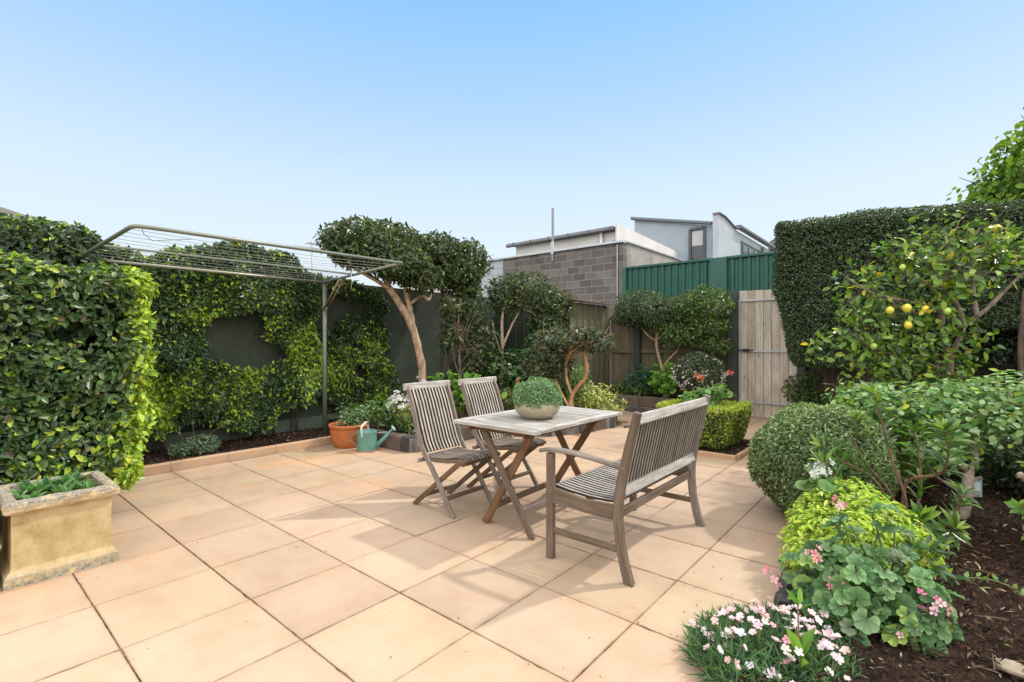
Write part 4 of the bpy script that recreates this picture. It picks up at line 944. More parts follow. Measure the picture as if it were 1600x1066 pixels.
# rounded thick top of the hedge at the far left
p, nr = rbox(9000, (.42, 1.0, .38), .25, .05); q = p + np.array((-7.15, .25, 2.33)); leaves(m, q, nr, .062, .5, np.where((R.random(len(p)) < .10 + .3 * (p[:, 2] > .3))[:, None], pal(len(p), [(NEW, 1), ((.12, .2, .03), 1)]), pal(len(p), [((.034, .062, .026), 5), ((.05, .085, .032), 4)])), .55, .3, .3)
m.build("foliage", LEAF, r)
m = MB()
for k in range(16):
    y = R.uniform(.8, 3.8); m.tube([(-7.42, y, .05), (-7.42, y + R.normal() * .1, .35), (-7.42, y + R.normal() * .3, .7)], [.018, .013, .008], 6, (.12, .09, .06), .1)
m.build("stems", BARK, r)
r = plant("wall_climber", (-7.4, 4.8, 0), "looser climber in diamond swags on the green wall behind the terracotta pot", "climber")
ES = [[(3.98, 1.66), (4.35, 1.52), (4.75, 1.32), (5.05, 1.0), (5.1, .45), (4.6, .22), (4.25, .45), (3.98, .62)],
      [(4.15, 2.42), (4.7, 2.48), (5.1, 2.3), (5.3, 2.05), (5.1, 1.85), (5.35, 1.65), (5.45, 1.35), (5.15, 1.2), (5.5, .95), (5.6, .6), (5.45, .35), (5.0, .4), (4.95, .95), (4.85, 1.5), (4.95, 2.05), (4.6, 2.2), (4.2, 2.25)],
      [(4.3, 1.75), (4.7, 1.9), (5.0, 1.7), (4.8, 1.45), (4.4, 1.5)]]
m = MB(); wallfol(m, ES, [[(4.55, 1.0), (4.72, 1.15), (4.9, .95), (4.72, .75)]], 40000, .060, .5, [((.026, .055, .016), 5), ((.05, .095, .026), 4)], -7.54, .26, .34, 13, -1.15)
m.build("foliage", LEAF, r)
m = MB()
for pts in ([(-7.5, 4.55, .1), (-7.5, 4.7, .7), (-7.5, 4.9, 1.5), (-7.5, 5.2, 2.2)], [(-7.5, 4.6, .1), (-7.5, 4.4, .8), (-7.5, 4.2, 1.4)], [(-7.5, 5.4, .1), (-7.5, 5.4, .8), (-7.5, 5.0, 1.6), (-7.5, 4.5, 2.3)]): trunkt(m, pts, .016, .006, (.14, .11, .08), 6)
m.build("stems", BARK, r)

# --- pruned camellia trees
TRB = (0.50, 0.355, 0.24)
def tree(label, base, trunks, brs, blobs, size, wr, cols, dens, depth=.22, lump=.14, gap=0, seed=1, bc=TRB, nb=4, mat=None, name="pruned_tree", up=.25, r0=.016, out=.3, tmpl=OVAL, droop=.15, tilt=.7, sub=2, cat="tree"):
    r = plant(name, base, label, cat)
    m = MB()
    for pts, a, b in trunks: trunkt(m, pts, a, b, bc)
    for st, bl in brs: branches(m, st, [blobs[i] for i in bl], nb, r0, np.array(bc) * .8, sub=sub)
    m.build("trunk", BARK, r)
    m = MB(); crown(m, blobs, size, wr, cols, dens, tilt, up, depth, lump, tmpl, droop, gap, seed, out); m.build("crown", mat or LEAF, r)
    return r
CAM2 = [((.028, .055, .018), 5), ((.055, .095, .028), 4), ((.10, .14, .045), 2), ((.17, .21, .06), .7), ((.10, .06, .035), .4)]
tree("tall cloud-pruned tree with a leaning orange-brown trunk by the clothesline end", (-6.3, 5.2, 0),
     [([(-6.3, 5.2, .1), (-6.3, 5.22, .86), (-6.3, 5.18, 1.18), (-6.3, 5.03, 1.65), (-6.3, 4.81, 1.99), (-6.3, 4.57, 2.28)], .074, .050),
      ([(-6.3, 5.02, 1.62), (-6.27, 4.96, 1.9), (-6.25, 4.88, 2.12), (-6.25, 4.82, 2.38)], .055, .032),
      ([(-6.26, 4.95, 2.05), (-6.2, 5.12, 2.2), (-6.2, 5.27, 2.13), (-6.22, 5.34, 2.3), (-6.3, 5.38, 2.6)], .026, .015),
      ([(-6.3, 4.60, 2.26), (-6.35, 4.25, 2.42), (-6.4, 3.95, 2.55)], .035, .015), ([(-6.3, 4.57, 2.28), (-6.4, 4.45, 2.6), (-6.5, 4.4, 2.85)], .04, .02)],
     [((-6.3, 4.57, 2.28), [0, 1]), ((-6.25, 4.85, 2.35), [2, 3, 4])],
     [((-6.1, 4.60, 2.60), (.45, .55, .27)), ((-6.55, 4.15, 2.95), (.55, .62, .30)), ((-6.15, 4.95, 2.55), (.35, .30, .22)), ((-6.6, 4.75, 3.05), (.45, .50, .33)), ((-6.2, 4.35, 2.82), (.35, .45, .25)), ((-6.0, 5.0, 2.45), (.36, .32, .26)), ((-6.35, 3.95, 2.72), (.35, .35, .22))],
     .085, .44, CAM2, 2.4, .22, .16, .35, 11)
tree("second cloud-pruned tree with a thin dark stem, its crown touching the taller one", (-6.9, 6.15, 0),
     [([(-6.9, 6.18, .1), (-6.9, 6.18, 1.14), (-6.9, 6.18, 1.86), (-6.9, 6.2, 2.7)], .035, .024), ([(-6.6, 6.1, .1), (-6.6, 6.07, 1.15), (-6.62, 6.03, 1.84), (-6.65, 6.11, 2.6)], .03, .018), ([(-6.62, 6.0, 1.9), (-6.7, 5.85, 2.2), (-6.8, 5.8, 2.6)], .018, .01), ([(-6.62, 6.05, 2.0), (-6.6, 6.4, 2.3), (-6.6, 6.5, 2.6)], .016, .01)],
     [((-6.9, 6.2, 2.6), [0, 1, 2]), ((-6.65, 6.1, 2.5), [3])],
     [((-6.8, 6.05, 3.10), (.5, .80, .33)), ((-6.7, 6.60, 3.0), (.5, .50, .36)), ((-6.9, 5.55, 3.08), (.45, .5, .30)), ((-6.6, 6.25, 2.70), (.45, .55, .32)), ((-6.55, 6.45, 2.45), (.3, .36, .25))],
     .085, .44, CAM2, 2.4, .22, .16, .35, 12, (.15, .085, .06))
tree("open leggy camellia of scattered glossy leaves between the two chairs and wall", (-6.3, 6.1, 0),
     [([(-6.3, 6.12, .1), (-6.3, 6.10, .7), (-6.3, 6.06, 1.16), (-6.3, 6.03, 1.83), (-6.3, 6.1, 2.2)], .035, .015), ([(-6.28, 6.08, .8), (-6.25, 5.9, 1.1), (-6.25, 5.85, 1.5)], .014, .008), ([(-6.28, 6.08, .9), (-6.2, 6.4, 1.3), (-6.2, 6.5, 1.9)], .016, .008)],
     [((-6.3, 6.06, 1.3), [0, 1, 2]), ((-6.3, 6.05, 1.6), [3, 4])],
     [((-6.3, 6.32, 2.05), (.35, .34, .42)), ((-6.25, 6.50, 1.45), (.35, .42, .45)), ((-6.25, 5.82, 1.55), (.25, .2, .35)), ((-6.3, 5.82, 2.0), (.25, .2, .3)), ((-6.15, 6.45, .95), (.3, .38, .28))],
     .095, .46, CAM2 + [((.18, .2, .11), 1)], 1.25, .35, .28, .5, 13, (.30, .22, .16), 4, out=.5)
tree("round-headed camellia with pale forked stem before the block building", (-6.0, 6.9, 0),
     [([(-6, 6.84, .1), (-6, 6.84, .67), (-6, 6.87, 1.14), (-6, 6.86, 1.85), (-6, 6.96, 2.22)], .045, .022), ([(-6, 6.87, 1.35), (-5.98, 7.15, 1.8), (-5.95, 7.44, 2.18)], .026, .014), ([(-6, 6.85, 1.2), (-6.0, 6.7, 1.5), (-6, 6.6, 1.8)], .014, .009), ([(-5.9, 7.6, .2), (-5.85, 7.7, 1.2), (-5.8, 7.9, 1.9)], .03, .018)],
     [((-6, 6.9, 2.0), [0, 3]), ((-5.95, 7.4, 2.1), [0, 1, 2])],
     [((-5.95, 7.40, 2.43), (.5, .72, .38)), ((-5.7, 7.98, 2.20), (.42, .48, .38)), ((-5.75, 7.80, 1.78), (.38, .40, .28)), ((-6.0, 6.98, 2.25), (.35, .35, .28)), ((-5.75, 8.1, 1.9), (.3, .34, .3))],
     .082, .45, CAM2 + [((.13, .11, .05), .8)], 1.7, .26, .24, .5, 14, (.42, .33, .22))
tree("low spreading camellia with a twisted forked orange trunk behind the table", (-4.2, 6.5, 0),
     [([(-4.22, 6.5, .1), (-4.24, 6.5, .54), (-4.13, 6.5, .74), (-3.98, 6.5, .9), (-3.96, 6.5, 1.12), (-4.02, 6.5, 1.36)], .035, .024), ([(-4.23, 6.5, .62), (-4.32, 6.5, .83), (-4.34, 6.5, 1.04), (-4.3, 6.5, 1.25)], .022, .015), ([(-4.25, 6.5, .36), (-4.45, 6.5, .67), (-4.55, 6.5, .87), (-4.6, 6.5, 1.15)], .02, .013), ([(-4.75, 6.9, .1), (-4.75, 6.9, .7), (-4.8, 6.8, 1.2)], .022, .014)],
     [((-4.0, 6.5, 1.25), [0, 1]), ((-4.3, 6.5, 1.15), [0, 2]), ((-4.6, 6.5, 1.1), [2, 3, 4])],
     [((-4.08, 6.5, 1.50), (.50, .38, .20)), ((-3.85, 6.5, 1.47), (.33, .33, .18)), ((-4.65, 6.5, 1.42), (.42, .38, .25)), ((-4.85, 6.6, 1.08), (.42, .36, .38)), ((-4.55, 6.55, 1.15), (.30, .3, .25))],
     .078, .50, [((.035, .06, .028), 4), ((.075, .10, .055), 4), ((.15, .17, .08), 1.8), ((.10, .07, .045), .6)], 1.7, .26, .24, .45, 15, (.50, .28, .15))
tree("round-headed standard tree in the raised bed left of the back fence post pair", (-4.1, 9.75, .29),
     [([(-4.08, 9.7, .25), (-4.05, 9.7, .6), (-4.15, 9.7, .99), (-4.24, 9.7, 1.37), (-4.22, 9.7, 1.68)], .04, .028), ([(-4.12, 9.7, .9), (-3.95, 9.7, 1.12), (-3.80, 9.7, 1.28), (-3.72, 9.7, 1.5)], .018, .012), ([(-4.23, 9.7, 1.45), (-4.45, 9.7, 1.6), (-4.6, 9.7, 1.8)], .02, .012), ([(-4.23, 9.7, 1.5), (-4.1, 9.7, 1.58), (-4.0, 9.7, 1.75)], .018, .012)],
     [((-4.23, 9.7, 1.6), [0, 1, 2])],
     [((-4.50, 9.7, 2.12), (.62, .5, .40)), ((-4.20, 9.65, 2.0), (.45, .42, .32)), ((-4.72, 9.65, 2.0), (.42, .40, .30))],
     .066, .42, [((.032, .065, .022), 4), ((.065, .105, .045), 4), ((.13, .17, .08), 1.4)], 1.9, .2, .18, .35, 16, (.46, .32, .21))
tree("twin-tiered standard tree in the raised bed immediately left of the gate", (-3.2, 9.8, .29),
     [([(-3.32, 9.7, .25), (-3.28, 9.7, .9), (-3.18, 9.7, 1.2), (-3.2, 9.7, 1.62), (-3.26, 9.7, 2.05)], .028, .018), ([(-3.2, 9.7, 1.15), (-2.95, 9.7, 1.4), (-2.8, 9.7, 1.5)], .014, .008), ([(-3.2, 9.7, 1.5), (-3.5, 9.7, 1.6), (-3.7, 9.7, 1.7)], .014, .01)],
     [((-3.22, 9.7, 1.75), [0, 1]), ((-3.2, 9.7, 1.3), [2, 3, 4])],
     [((-3.28, 9.7, 2.17), (.56, .42, .34)), ((-3.62, 9.7, 2.05), (.34, .33, .26)), ((-3.65, 9.65, 1.58), (.48, .36, .24)), ((-3.12, 9.65, 1.72), (.34, .3, .25)), ((-3.08, 9.7, 1.36), (.32, .28, .2)), ((-3.9, 9.6, 1.7), (.25, .25, .15))],
     .070, .42, [((.04, .085, .02), 4), ((.085, .15, .035), 4), ((.18, .25, .05), 2)], 1.7, .2, .2, .45, 17, (.34, .24, .16))
# tall clipped hedge, small leaves
r = plant("clipped_hedge", (0.8, 9.6, 0), "tall dark fine-leaved clipped hedge right of the gate", "hedge")
m = MB()
def bighedge(n, ins, dep, size, cols):
    p, nr = rbox(n, np.array((2.6, .55, 1.18)) - ins, .14, dep); p = p + nr * (.05 * lumps(p, .8, 21))[:, None]
    x = p[:, 0]; f = np.clip((x + 2.6) / 5.2, 0, 1)
    low = np.where(p[:, 2] < 0, 1, 0) * (-p[:, 2] / 1.18)
    rise = .72 * np.clip((f - .22) / .16, 0, 1)                     # underside climbs over the dark hollow
    z = 2.27 + p[:, 2] + low * rise - .36 * f
    xx = .70 + x + np.clip(-p[:, 2], 0, 1.2) * .22 * np.clip(1 - (x + 2.6) / 1.2, 0, 1)
    yy = 9.42 + p[:, 1] - .10 * f
    q = np.c_[xx, yy, z]; k = (z > 1.05) & ~((lumps(q, .8, 44) > 1.0) & (p[:, 1] < 0) & (R.random(len(q)) < .5) & (size < .04)); q = q[k]; nr = nr[k]
    leaves(m, q, nr, size, .55, pal(len(q), cols), .7, .25, 0, DIAM if size < .035 else OVAL, .3)
bighedge(150000, 0, .05, .036, [((.030, .055, .022), 4), ((.055, .09, .038), 4), ((.11, .15, .08), 1.5), ((.13, .22, .05), 1)])
bighedge(26000, .12, .03, .10, [((.035, .05, .02), 3), ((.10, .065, .035), 1)])
m.build("foliage", LEAF, r)
m = MB()
for k in range(9):
    x = -1.5 + k * .5 + R.normal() * .1; trunkt(m, [(x, 9.75, .05), (x + R.normal() * .06, 9.72, .7), (x + R.normal() * .12, 9.65, 1.4), (x + R.normal() * .2, 9.6, 2.1)], .03, .016, (.13, .09, .07), 7)
for k in range(30):
    x = R.uniform(-1.2, 3); m.tube([(x, 9.6, R.uniform(1.2, 1.6)), (x + R.normal() * .3, 9.3, R.uniform(1.6, 2.2)), (x + R.normal() * .5, 9.2, 2.5)], [.01, .007, .004], 5, (.16, .09, .06))
m.build("trunks", BARK, r)
# dark understorey shrubs below and behind the lemon tree
tree("dark glossy shrub in deep shade under the tall hedge at the right edge", (1.2, 9.2, 0), [([(1.2, 9.2, 0), (1.25, 9.2, .6), (1.2, 9.2, 1.3)], .03, .02), ([(.95, 8.6, 0), (1.0, 8.6, .6), (.9, 8.6, 1.2), (.95, 8.7, 2.1)], .032, .026)], [((1.2, 9.2, .9), [0, 1])],
     [((1.2, 9.3, 1.25), (.8, .4, .5)), ((2.0, 9.0, 1.3), (.7, .4, .6)), ((.5, 9.5, 1.5), (.6, .3, .3))], .075, .45, [((.03, .05, .028), 5), ((.05, .07, .045), 3)], .9, .3, .2, .5, 31, (.16, .11, .09), name="shade_shrub", cat="shrub")

# lemon tree
LEM = [((.08, .16, .03), 4), ((.15, .27, .04), 4), ((.27, .37, .05), 2.5), ((.52, .46, .03), .7), ((.04, .09, .03), 2)]
LB = [((-.45, 6.9, 1.95), (.42, .4, .30)), ((-.15, 7.0, 2.35), (.5, .42, .32)), ((.30, 7.3, 2.60), (.5, .4, .28)), ((.55, 7.6, 2.35), (.42, .4, .3)), ((-.65, 6.8, 1.45), (.38, .36, .30)), ((-.35, 6.8, 1.15), (.42, .36, .28)),
      ((.0, 6.9, 1.65), (.42, .32, .3)), ((.10, 6.8, 1.05), (.36, .32, .28)), ((.25, 7.0, 2.05), (.38, .34, .28)), ((.80, 7.9, 2.5), (.3, .3, .2)), ((-.62, 6.8, .88), (.28, .28, .15)), ((.20, 7.05, 1.0), (.36, .22, .36)), ((.38, 7.15, 1.50), (.22, .18, .22)), ((-.1, 6.85, 1.4), (.4, .3, .3))]
lt = tree("lemon tree with yellow fruit in the right bed before the tall hedge", (.25, 7.45, 0),
     [([(.22, 7.45, 0), (.20, 7.42, .5), (.2, 7.4, 1.0), (.22, 7.37, 1.30)], .055, .042), ([(.22, 7.37, 1.28), (.16, 7.33, 1.5), (.14, 7.30, 1.85), (.02, 7.2, 2.1), (-.2, 7.1, 2.2)], .032, .014),
      ([(.22, 7.37, 1.28), (.32, 7.42, 1.55), (.30, 7.4, 1.8), (.15, 7.3, 2.1), (.0, 7.2, 2.4)], .032, .013), ([(.30, 7.4, 1.6), (.52, 7.6, 1.8), (.75, 7.8, 2.1), (1.05, 8.0, 2.45)], .028, .014), ([(.45, 7.5, 1.72), (.42, 7.5, 2.0), (.4, 7.4, 2.4)], .024, .012),
      ([(.2, 7.4, 1.1), (-.1, 7.1, 1.25), (-.35, 6.95, 1.3), (-.6, 6.8, 1.5)], .026, .012), ([(.2, 7.4, .9), (-.05, 7.1, .95), (-.35, 6.9, 1.0), (-.75, 6.8, .9)], .024, .01), ([(.15, 7.3, 1.8), (-.15, 7.0, 1.9), (-.45, 6.85, 2.0), (-.7, 6.8, 2.2)], .022, .009)],
     [((.0, 7.2, 2.2), [1, 2, 8]), ((.4, 7.45, 2.1), [2, 3, 9]), ((-.3, 6.95, 1.95), [0, 6]), ((-.3, 6.95, 1.3), [4, 5]), ((-.1, 7.05, 1.0), [5, 7, 10])],
     LB, .092, .52, LEM, .62, .45, .25, .3, 18, (.28, .22, .17), 4, name="lemon_tree", up=.5, r0=.009, out=.5, tilt=.7, sub=3)
c_, s_ = math.cos(math.radians(40)), math.sin(math.radians(40))
def fruit(c, rr, col=(.72, .55, .03)):
    rr *= .88; k_ = rnd.uniform(0, 1); col = (col[0] * (1 - .15 * k_), col[1] * (1 + .06 * k_), col[2] + .03)
    m = MB(); prof = [(0, -1.15), (.25, -1.08), (.62, -.8), (.93, -.35), (1, 0), (.93, .38), (.62, .82), (.25, 1.0), (0, 1.05)]
    m.lathe([(a * rr, b * rr * 1.08) for a, b in prof], c, 18, col); return m.build("lemon", m_fruit, lt)
m_fruit = m_col("lemon_peel", 0.42, 220, 0.05, 0.25, 0.001, 0.5, big=14, bigamt=.12)
for c, rr in (((-.28, 6.56, 1.78), .043), ((-.14, 6.60, 1.80), .047), ((-.13, 6.60, 1.62), .041), ((.01, 6.76, 1.79), .040), ((.18, 6.74, 1.76), .037), ((-.18, 6.58, .76), .042), ((.58, 7.15, 2.62), .046), ((-.42, 6.6, 1.40), .036), ((-.18, 6.75, 2.25), .035)): fruit(c, rr, (.72, .56, .03) if rr > .037 else (.5, .55, .08))

# --- far street tree at right
tree("bright lime-green leafy tree rising far behind the tall hedge at the right edge", (3.1, 23, 0), [([(3.1, 23, 0), (3.1, 23, 3), (3.1, 23, 6)], .2, .1)], [((3.1, 23, 5), [0, 1, 2])],
     [((2.5, 23.0, 6.0), (1.7, 1.6, 1.4)), ((3.2, 23.2, 7.2), (1.7, 1.5, 1.4)), ((3.6, 23.2, 8.4), (1.3, 1.3, 1.0)), ((1.7, 23.0, 5.7), (.9, .9, .9)), ((4.4, 23.6, 7.6), (1.6, 1.5, 1.6)), ((2.9, 22.6, 6.6), (1.4, 1.2, 1.4))], .22, .85, [((.11, .22, .02), 4), ((.18, .31, .03), 4), ((.26, .38, .05), 2), ((.06, .12, .02), 2)], 2.2, .4, .25, .5, 19, (.2, .17, .13), 6, name="street_tree", r0=.06, mat=SOFT)
# bit of green behind the hedge end
tree("small yellow-green tree top peeking over the steel fence beside the hedge", (-5.4, 27, 0), [([(-5.4, 27, 0), (-5.4, 27, 4.6)], .1, .05)], [((-5.4, 27, 4.4), [0])], [((-5.1, 27, 5.5), (.7, .7, .55))], .11, .6, [((.14, .22, .03), 3), ((.24, .32, .06), 2)], 1.2, .3, .3, .4, 20, name="street_tree", r0=.03)

# --- low plants, left to back
def shrub(label, base, blobs, size, wr, cols, dens, mat=None, name="shrub", stems=6, flowers=None, depth=.25, lump=.15, gap=.3, tmpl=OVAL, up=.4, seed=1, out=.4, droop=.1, tilt=.6, cat="shrub", sc_=(.2, .15, .1), fl_name="flowers"):
    r = plant(name, base, label, cat); m = MB()
    for c, rad in blobs:
        for i in range(stems):
            a = np.array(base) + R.normal(size=3) * np.array([.03, .03, 0]); d = nrmz(R.normal(size=(1, 3)))[0]; d[2] = abs(d[2]); e = np.array(c) + d * np.array(rad) * .7
            m.tube(smoothpath([a, a * .45 + e * .55 + R.normal(size=3) * .03, e], 3), np.linspace(.009, .003, 7), 5, sc_)
    m.build("stems", BARK, r)
    m = MB(); crown(m, blobs, size, wr, cols, dens, tilt, up, depth, lump, tmpl, droop, gap, seed, out); m.build("foliage", mat or SOFT, r)
    if flowers:
        m = MB()
        for (cl, fs, fc, cnt, rad) in flowers:
            for c in cl:
                if len(cl) < 100: m = MB()
                p = np.array(c) + R.normal(size=(cnt, 3)) * rad; leaves(m, p, nrmz(p - np.array(c) + np.array([.15, -.25, .2]) * rad), fs, 1.0, pal(cnt, fc, .1), .35, .2, 0, FLOW, 0, .2)
                if len(cl) < 100: m.build("flower_head", PETAL, r)
            if len(cl) >= 100: m.build(fl_name, PETAL, r)
    return r
def surf_pts(blobs, n, zmin=-.2, face=None):
    out = []
    for c, rad in blobs:
        p, nr = ell(n, rad, .02, zmin)
        if face is not None: k = nr @ np.array(face) > .1; p = p[k]
        out += [tuple(np.array(c) + q) for q in p]
    return out
GRN = [((.10, .20, .04), 4), ((.16, .28, .06), 3), ((.06, .13, .03), 2)]
shrub("small grey-green sage with dry flower stalks on the kerb of the left bed", (-6.95, 2.2, .06), [((-6.92, 2.2, .17), (.20, .22, .13)), ((-6.9, 2.0, .13), (.12, .14, .09))], .035, .6, [((.12, .19, .12), 3), ((.20, .28, .18), 3)], 1.6, seed=41)
m = MB(); rr_ = np.array((-6.95, 2.2, .06))
# dry stalks belong to the sage
sg = [o for o in COL.objects if o.name == "shrub"][0]
for e in ((-6.95, 2.12, .45), (-6.9, 2.5, .42), (-7.0, 2.0, .33)):
    m.tube([rr_, (rr_ + np.array(e)) / 2 + R.normal(size=3) * .03, e], [.003, .0025, .002], 4, (.35, .28, .2))
    p = np.array(e) + R.normal(size=(14, 3)) * .012; leaves(m, p, nrmz(R.normal(size=(14, 3))), .02, .6, pal(14, [((.45, .4, .33), 1)]))
m.build("dry_stalks", SOFT, sg)
shrub("broad-leaved green plant in the bed right behind the watering can", (-6.05, 4.35, .17), [((-6.15, 4.32, .42), (.26, .26, .22)), ((-5.95, 4.5, .40), (.25, .25, .2))], .10, .42, GRN, 1.1, LEAF, seed=42, up=.6)
WF = [((.80, .80, .76), 4), ((.65, .66, .60), 1)]
fb = [((-5.85, 4.55, .46), (.28, .28, .24)), ((-5.7, 4.8, .55), (.25, .25, .25)), ((-5.5, 4.35, .36), (.22, .2, .18))]
shrub("white and lemon flowering plant in the stone-edged bed beside the near chair", (-5.8, 4.6, .17), fb, .045, .45, [((.10, .17, .05), 3), ((.2, .28, .08), 2), ((.05, .1, .03), 2)], 1.0, seed=43,
      flowers=[(surf_pts(fb[:2], 60, 0, (.3, -.6, .3)), .055, WF, 4, .025), ([(-5.72, 4.35, .46), (-5.68, 4.38, .41), (-5.62, 4.33, .37), (-5.66, 4.42, .48), (-5.6, 4.4, .44)], .065, [((.70, .62, .18), 1)], 4, .015), ([(-5.35, 4.26, .2), (-5.4, 4.3, .22)], .045, WF, 3, .02), ([(-6.0, 4.95, .85), (-5.98, 4.9, .88), (-6.0, 5.0, .8)], .06, WF, 4, .025)])
shrub("bright green hydrangea with fresh broad leaves behind the two chairs", (-5.75, 5.6, .17), [((-5.7, 5.75, .62), (.36, .36, .32)), ((-5.9, 5.5, .72), (.22, .22, .24)), ((-5.6, 5.9, .45), (.35, .35, .28)), ((-6.0, 5.35, .85), (.16, .14, .1))], .115, .72, [((.11, .24, .03), 4), ((.19, .36, .05), 3), ((.07, .15, .025), 2)], 1.2, SOFT, seed=44, up=.6)
shrub("dark green broad-leaved shrub filling the bed behind the far chair", (-6.0, 7.0, .17), [((-6.0, 6.95, .95), (.5, .55, .42)), ((-5.9, 7.5, .85), (.45, .5, .45)), ((-5.7, 7.0, .55), (.45, .5, .32)), ((-5.4, 7.5, .6), (.4, .4, .4)), ((-5.85, 7.9, 1.35), (.35, .4, .35))], .11, .7, [((.045, .11, .025), 4), ((.075, .16, .035), 3), ((.03, .07, .02), 2)], 1.3, LEAF, seed=45, up=.35)
rb = [((-5.45, 6.45, .45), (.25, .28, .22)), ((-5.25, 6.8, .55), (.2, .22, .2))]
shrub("small pink rose bush between the far chair and the table bowl", (-5.3, 6.5, .17), rb, .045, .6, [((.10, .16, .05), 3), ((.2, .24, .07), 1), ((.12, .07, .05), .6)], .9, seed=46,
      flowers=[([(-5.30, 6.42, .66), (-5.38, 6.22, .46), (-5.28, 6.45, .50), (-5.42, 6.35, .58)], .05, [((.72, .20, .26), 2), ((.78, .34, .36), 1)], 6, .022), ([(-5.34, 6.5, .78), (-5.32, 6.5, .74)], .04, [((.62, .25, .15), 1)], 4, .018)])
shrub("light green small shrub seen through the fork of the twisted trunk", (-4.75, 7.4, .17), [((-4.75, 7.4, .75), (.25, .25, .35))], .06, .5, GRN, 1.2, LEAF, seed=47, flowers=[([(-4.72, 7.2, .72), (-4.5, 7.25, .6)], .04, [((.75, .6, .5), 1)], 4, .02)])
vb = [((-4.50, 7.6, .40), (.40, .34, .28)), ((-4.3, 7.65, .33), (.28, .26, .22)), ((-4.75, 7.5, .36), (.26, .26, .24))]
shrub("yellow and cream variegated bush at the end of the stone edging", (-4.5, 7.6, .17), vb, .052, .6, [((.42, .46, .12), 4), ((.66, .64, .32), 3), ((.14, .24, .04), 2.5), ((.52, .46, .32), .6)], 1.3, seed=48, up=.3, depth=.3, lump=.3, gap=.5)
shrub("small mixed green clump in the raised bed corner by the side palings", (-5.0, 9.75, .29), [((-5.05, 9.75, .42), (.26, .18, .15)), ((-4.7, 9.75, .42), (.24, .18, .14))], .06, .55, GRN + [((.25, .32, .12), 2)], 1.1, seed=49)
shrub("blue-green ferny plant in the raised bed at the foot of the fence post", (-4.55, 9.85, .29), [((-4.60, 9.8, .78), (.30, .2, .15)), ((-4.4, 9.8, .62), (.34, .2, .2)), ((-4.75, 9.8, .6), (.2, .2, .2))], .10, .6, [((.05, .13, .07), 3), ((.09, .20, .12), 2)], 1.0, seed=50)
shrub("bright green scented geranium with round leaves in the raised bed", (-4.0, 9.65, .29), [((-4.10, 9.62, .82), (.24, .22, .20)), ((-3.85, 9.6, .72), (.28, .22, .24)), ((-3.6, 9.62, .92), (.2, .2, .16)), ((-4.0, 9.6, .55), (.26, .2, .15))], .105, .95, [((.14, .32, .04), 3), ((.22, .42, .07), 3), ((.09, .2, .03), 1)], 1.05, SOFT, seed=51, tmpl=ROUND, up=.7, sc_=(.25, .28, .12))
wb = [((-3.25, 9.35, .88), (.46, .40, .36))]
wfp = surf_pts([((-3.25, 9.35, .87), (.50, .43, .39))], 330, -.95)
wfp = [q for q in wfp if q[2] < .95 or R.random() < .25]
shrub("round clipped bush speckled with small white flowers beside the gate post", (-3.2, 9.45, .29), wb, .042, .5, [((.05, .08, .035), 4), ((.08, .12, .05), 3), ((.14, .17, .10), 1)], 2.4, LEAF, depth=.1, lump=.06, gap=0, seed=52, flowers=[(wfp, .034, [((.80, .74, .72), 3), ((.62, .50, .48), 1)], 2, .012)])
# clipped box island
r = plant("box_hedge", (-2.30, 6.95, 0), "square yellow-green clipped box hedge in its kerbed bed behind the bench", "hedge")
m = MB()
def isl(n, ins, dep, size, deep=False):
    p, nr = rbox(n, np.array((.50, .52, .27)) - ins, .07, dep); p = p + nr * (.02 * lumps(p, 1.6, 61))[:, None]
    q = p.copy(); t = np.clip((.27 - p[:, 2]) / .54, 0, 1); q[:, :2] *= (1 - .22 * t ** 1.5)[:, None]; q += np.array((-2.34, 6.95, .335))
    q[:, 2] -= .05 * (np.hypot(p[:, 0] / .5, p[:, 1] / .52) < .55) * (p[:, 2] > .2)
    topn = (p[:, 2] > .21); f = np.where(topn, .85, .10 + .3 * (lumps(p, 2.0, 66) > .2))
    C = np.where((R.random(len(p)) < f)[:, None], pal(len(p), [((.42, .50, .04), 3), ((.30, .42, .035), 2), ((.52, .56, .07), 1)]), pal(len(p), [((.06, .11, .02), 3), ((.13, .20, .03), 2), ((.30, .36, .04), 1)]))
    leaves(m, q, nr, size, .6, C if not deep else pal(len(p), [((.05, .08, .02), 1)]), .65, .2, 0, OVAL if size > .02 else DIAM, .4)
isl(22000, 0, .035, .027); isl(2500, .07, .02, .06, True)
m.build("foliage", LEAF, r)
m = MB()
for k in range(12): x, y = R.uniform(-2.55, -2.1), R.uniform(6.7, 7.2); m.tube([(x, y, .03), (x + R.normal() * .05, y + R.normal() * .05, .3)], [.012, .008], 6, (.18, .13, .09))
m.build("stems", BARK, r)
gb = [((-2.34, 6.95, .70), (.22, .20, .13)), ((-2.16, 7.05, .76), (.17, .16, .13)), ((-2.46, 6.85, .66), (.15, .15, .10))]
shrub("red geranium with round green leaves growing out of the clipped box square", (-2.35, 6.95, .5), gb, .075, .95, [((.16, .30, .08), 3), ((.24, .40, .13), 3), ((.09, .18, .05), 1)], 1.0, SOFT, name="geranium", tmpl=ROUND, up=.8, seed=53, sc_=(.22, .26, .1), cat="flower",
      flowers=[([(-2.42, 6.95, .965)], .034, [((.85, .14, .07), 3), ((.88, .30, .18), 1)], 18, .020), ([(-2.04, 7.1, 1.03)], .034, [((.80, .14, .10), 3), ((.85, .30, .26), 1)], 14, .018)])
m = MB()
for e in ((-2.42, 6.95, .98), (-2.04, 7.1, 1.045)): m.tube([(-2.3, 7.0, .7), e], .004, 5, (.25, .32, .12))
m.build("flower_stalks", SOFT, [o for o in COL.objects if o.name == "geranium"][0])
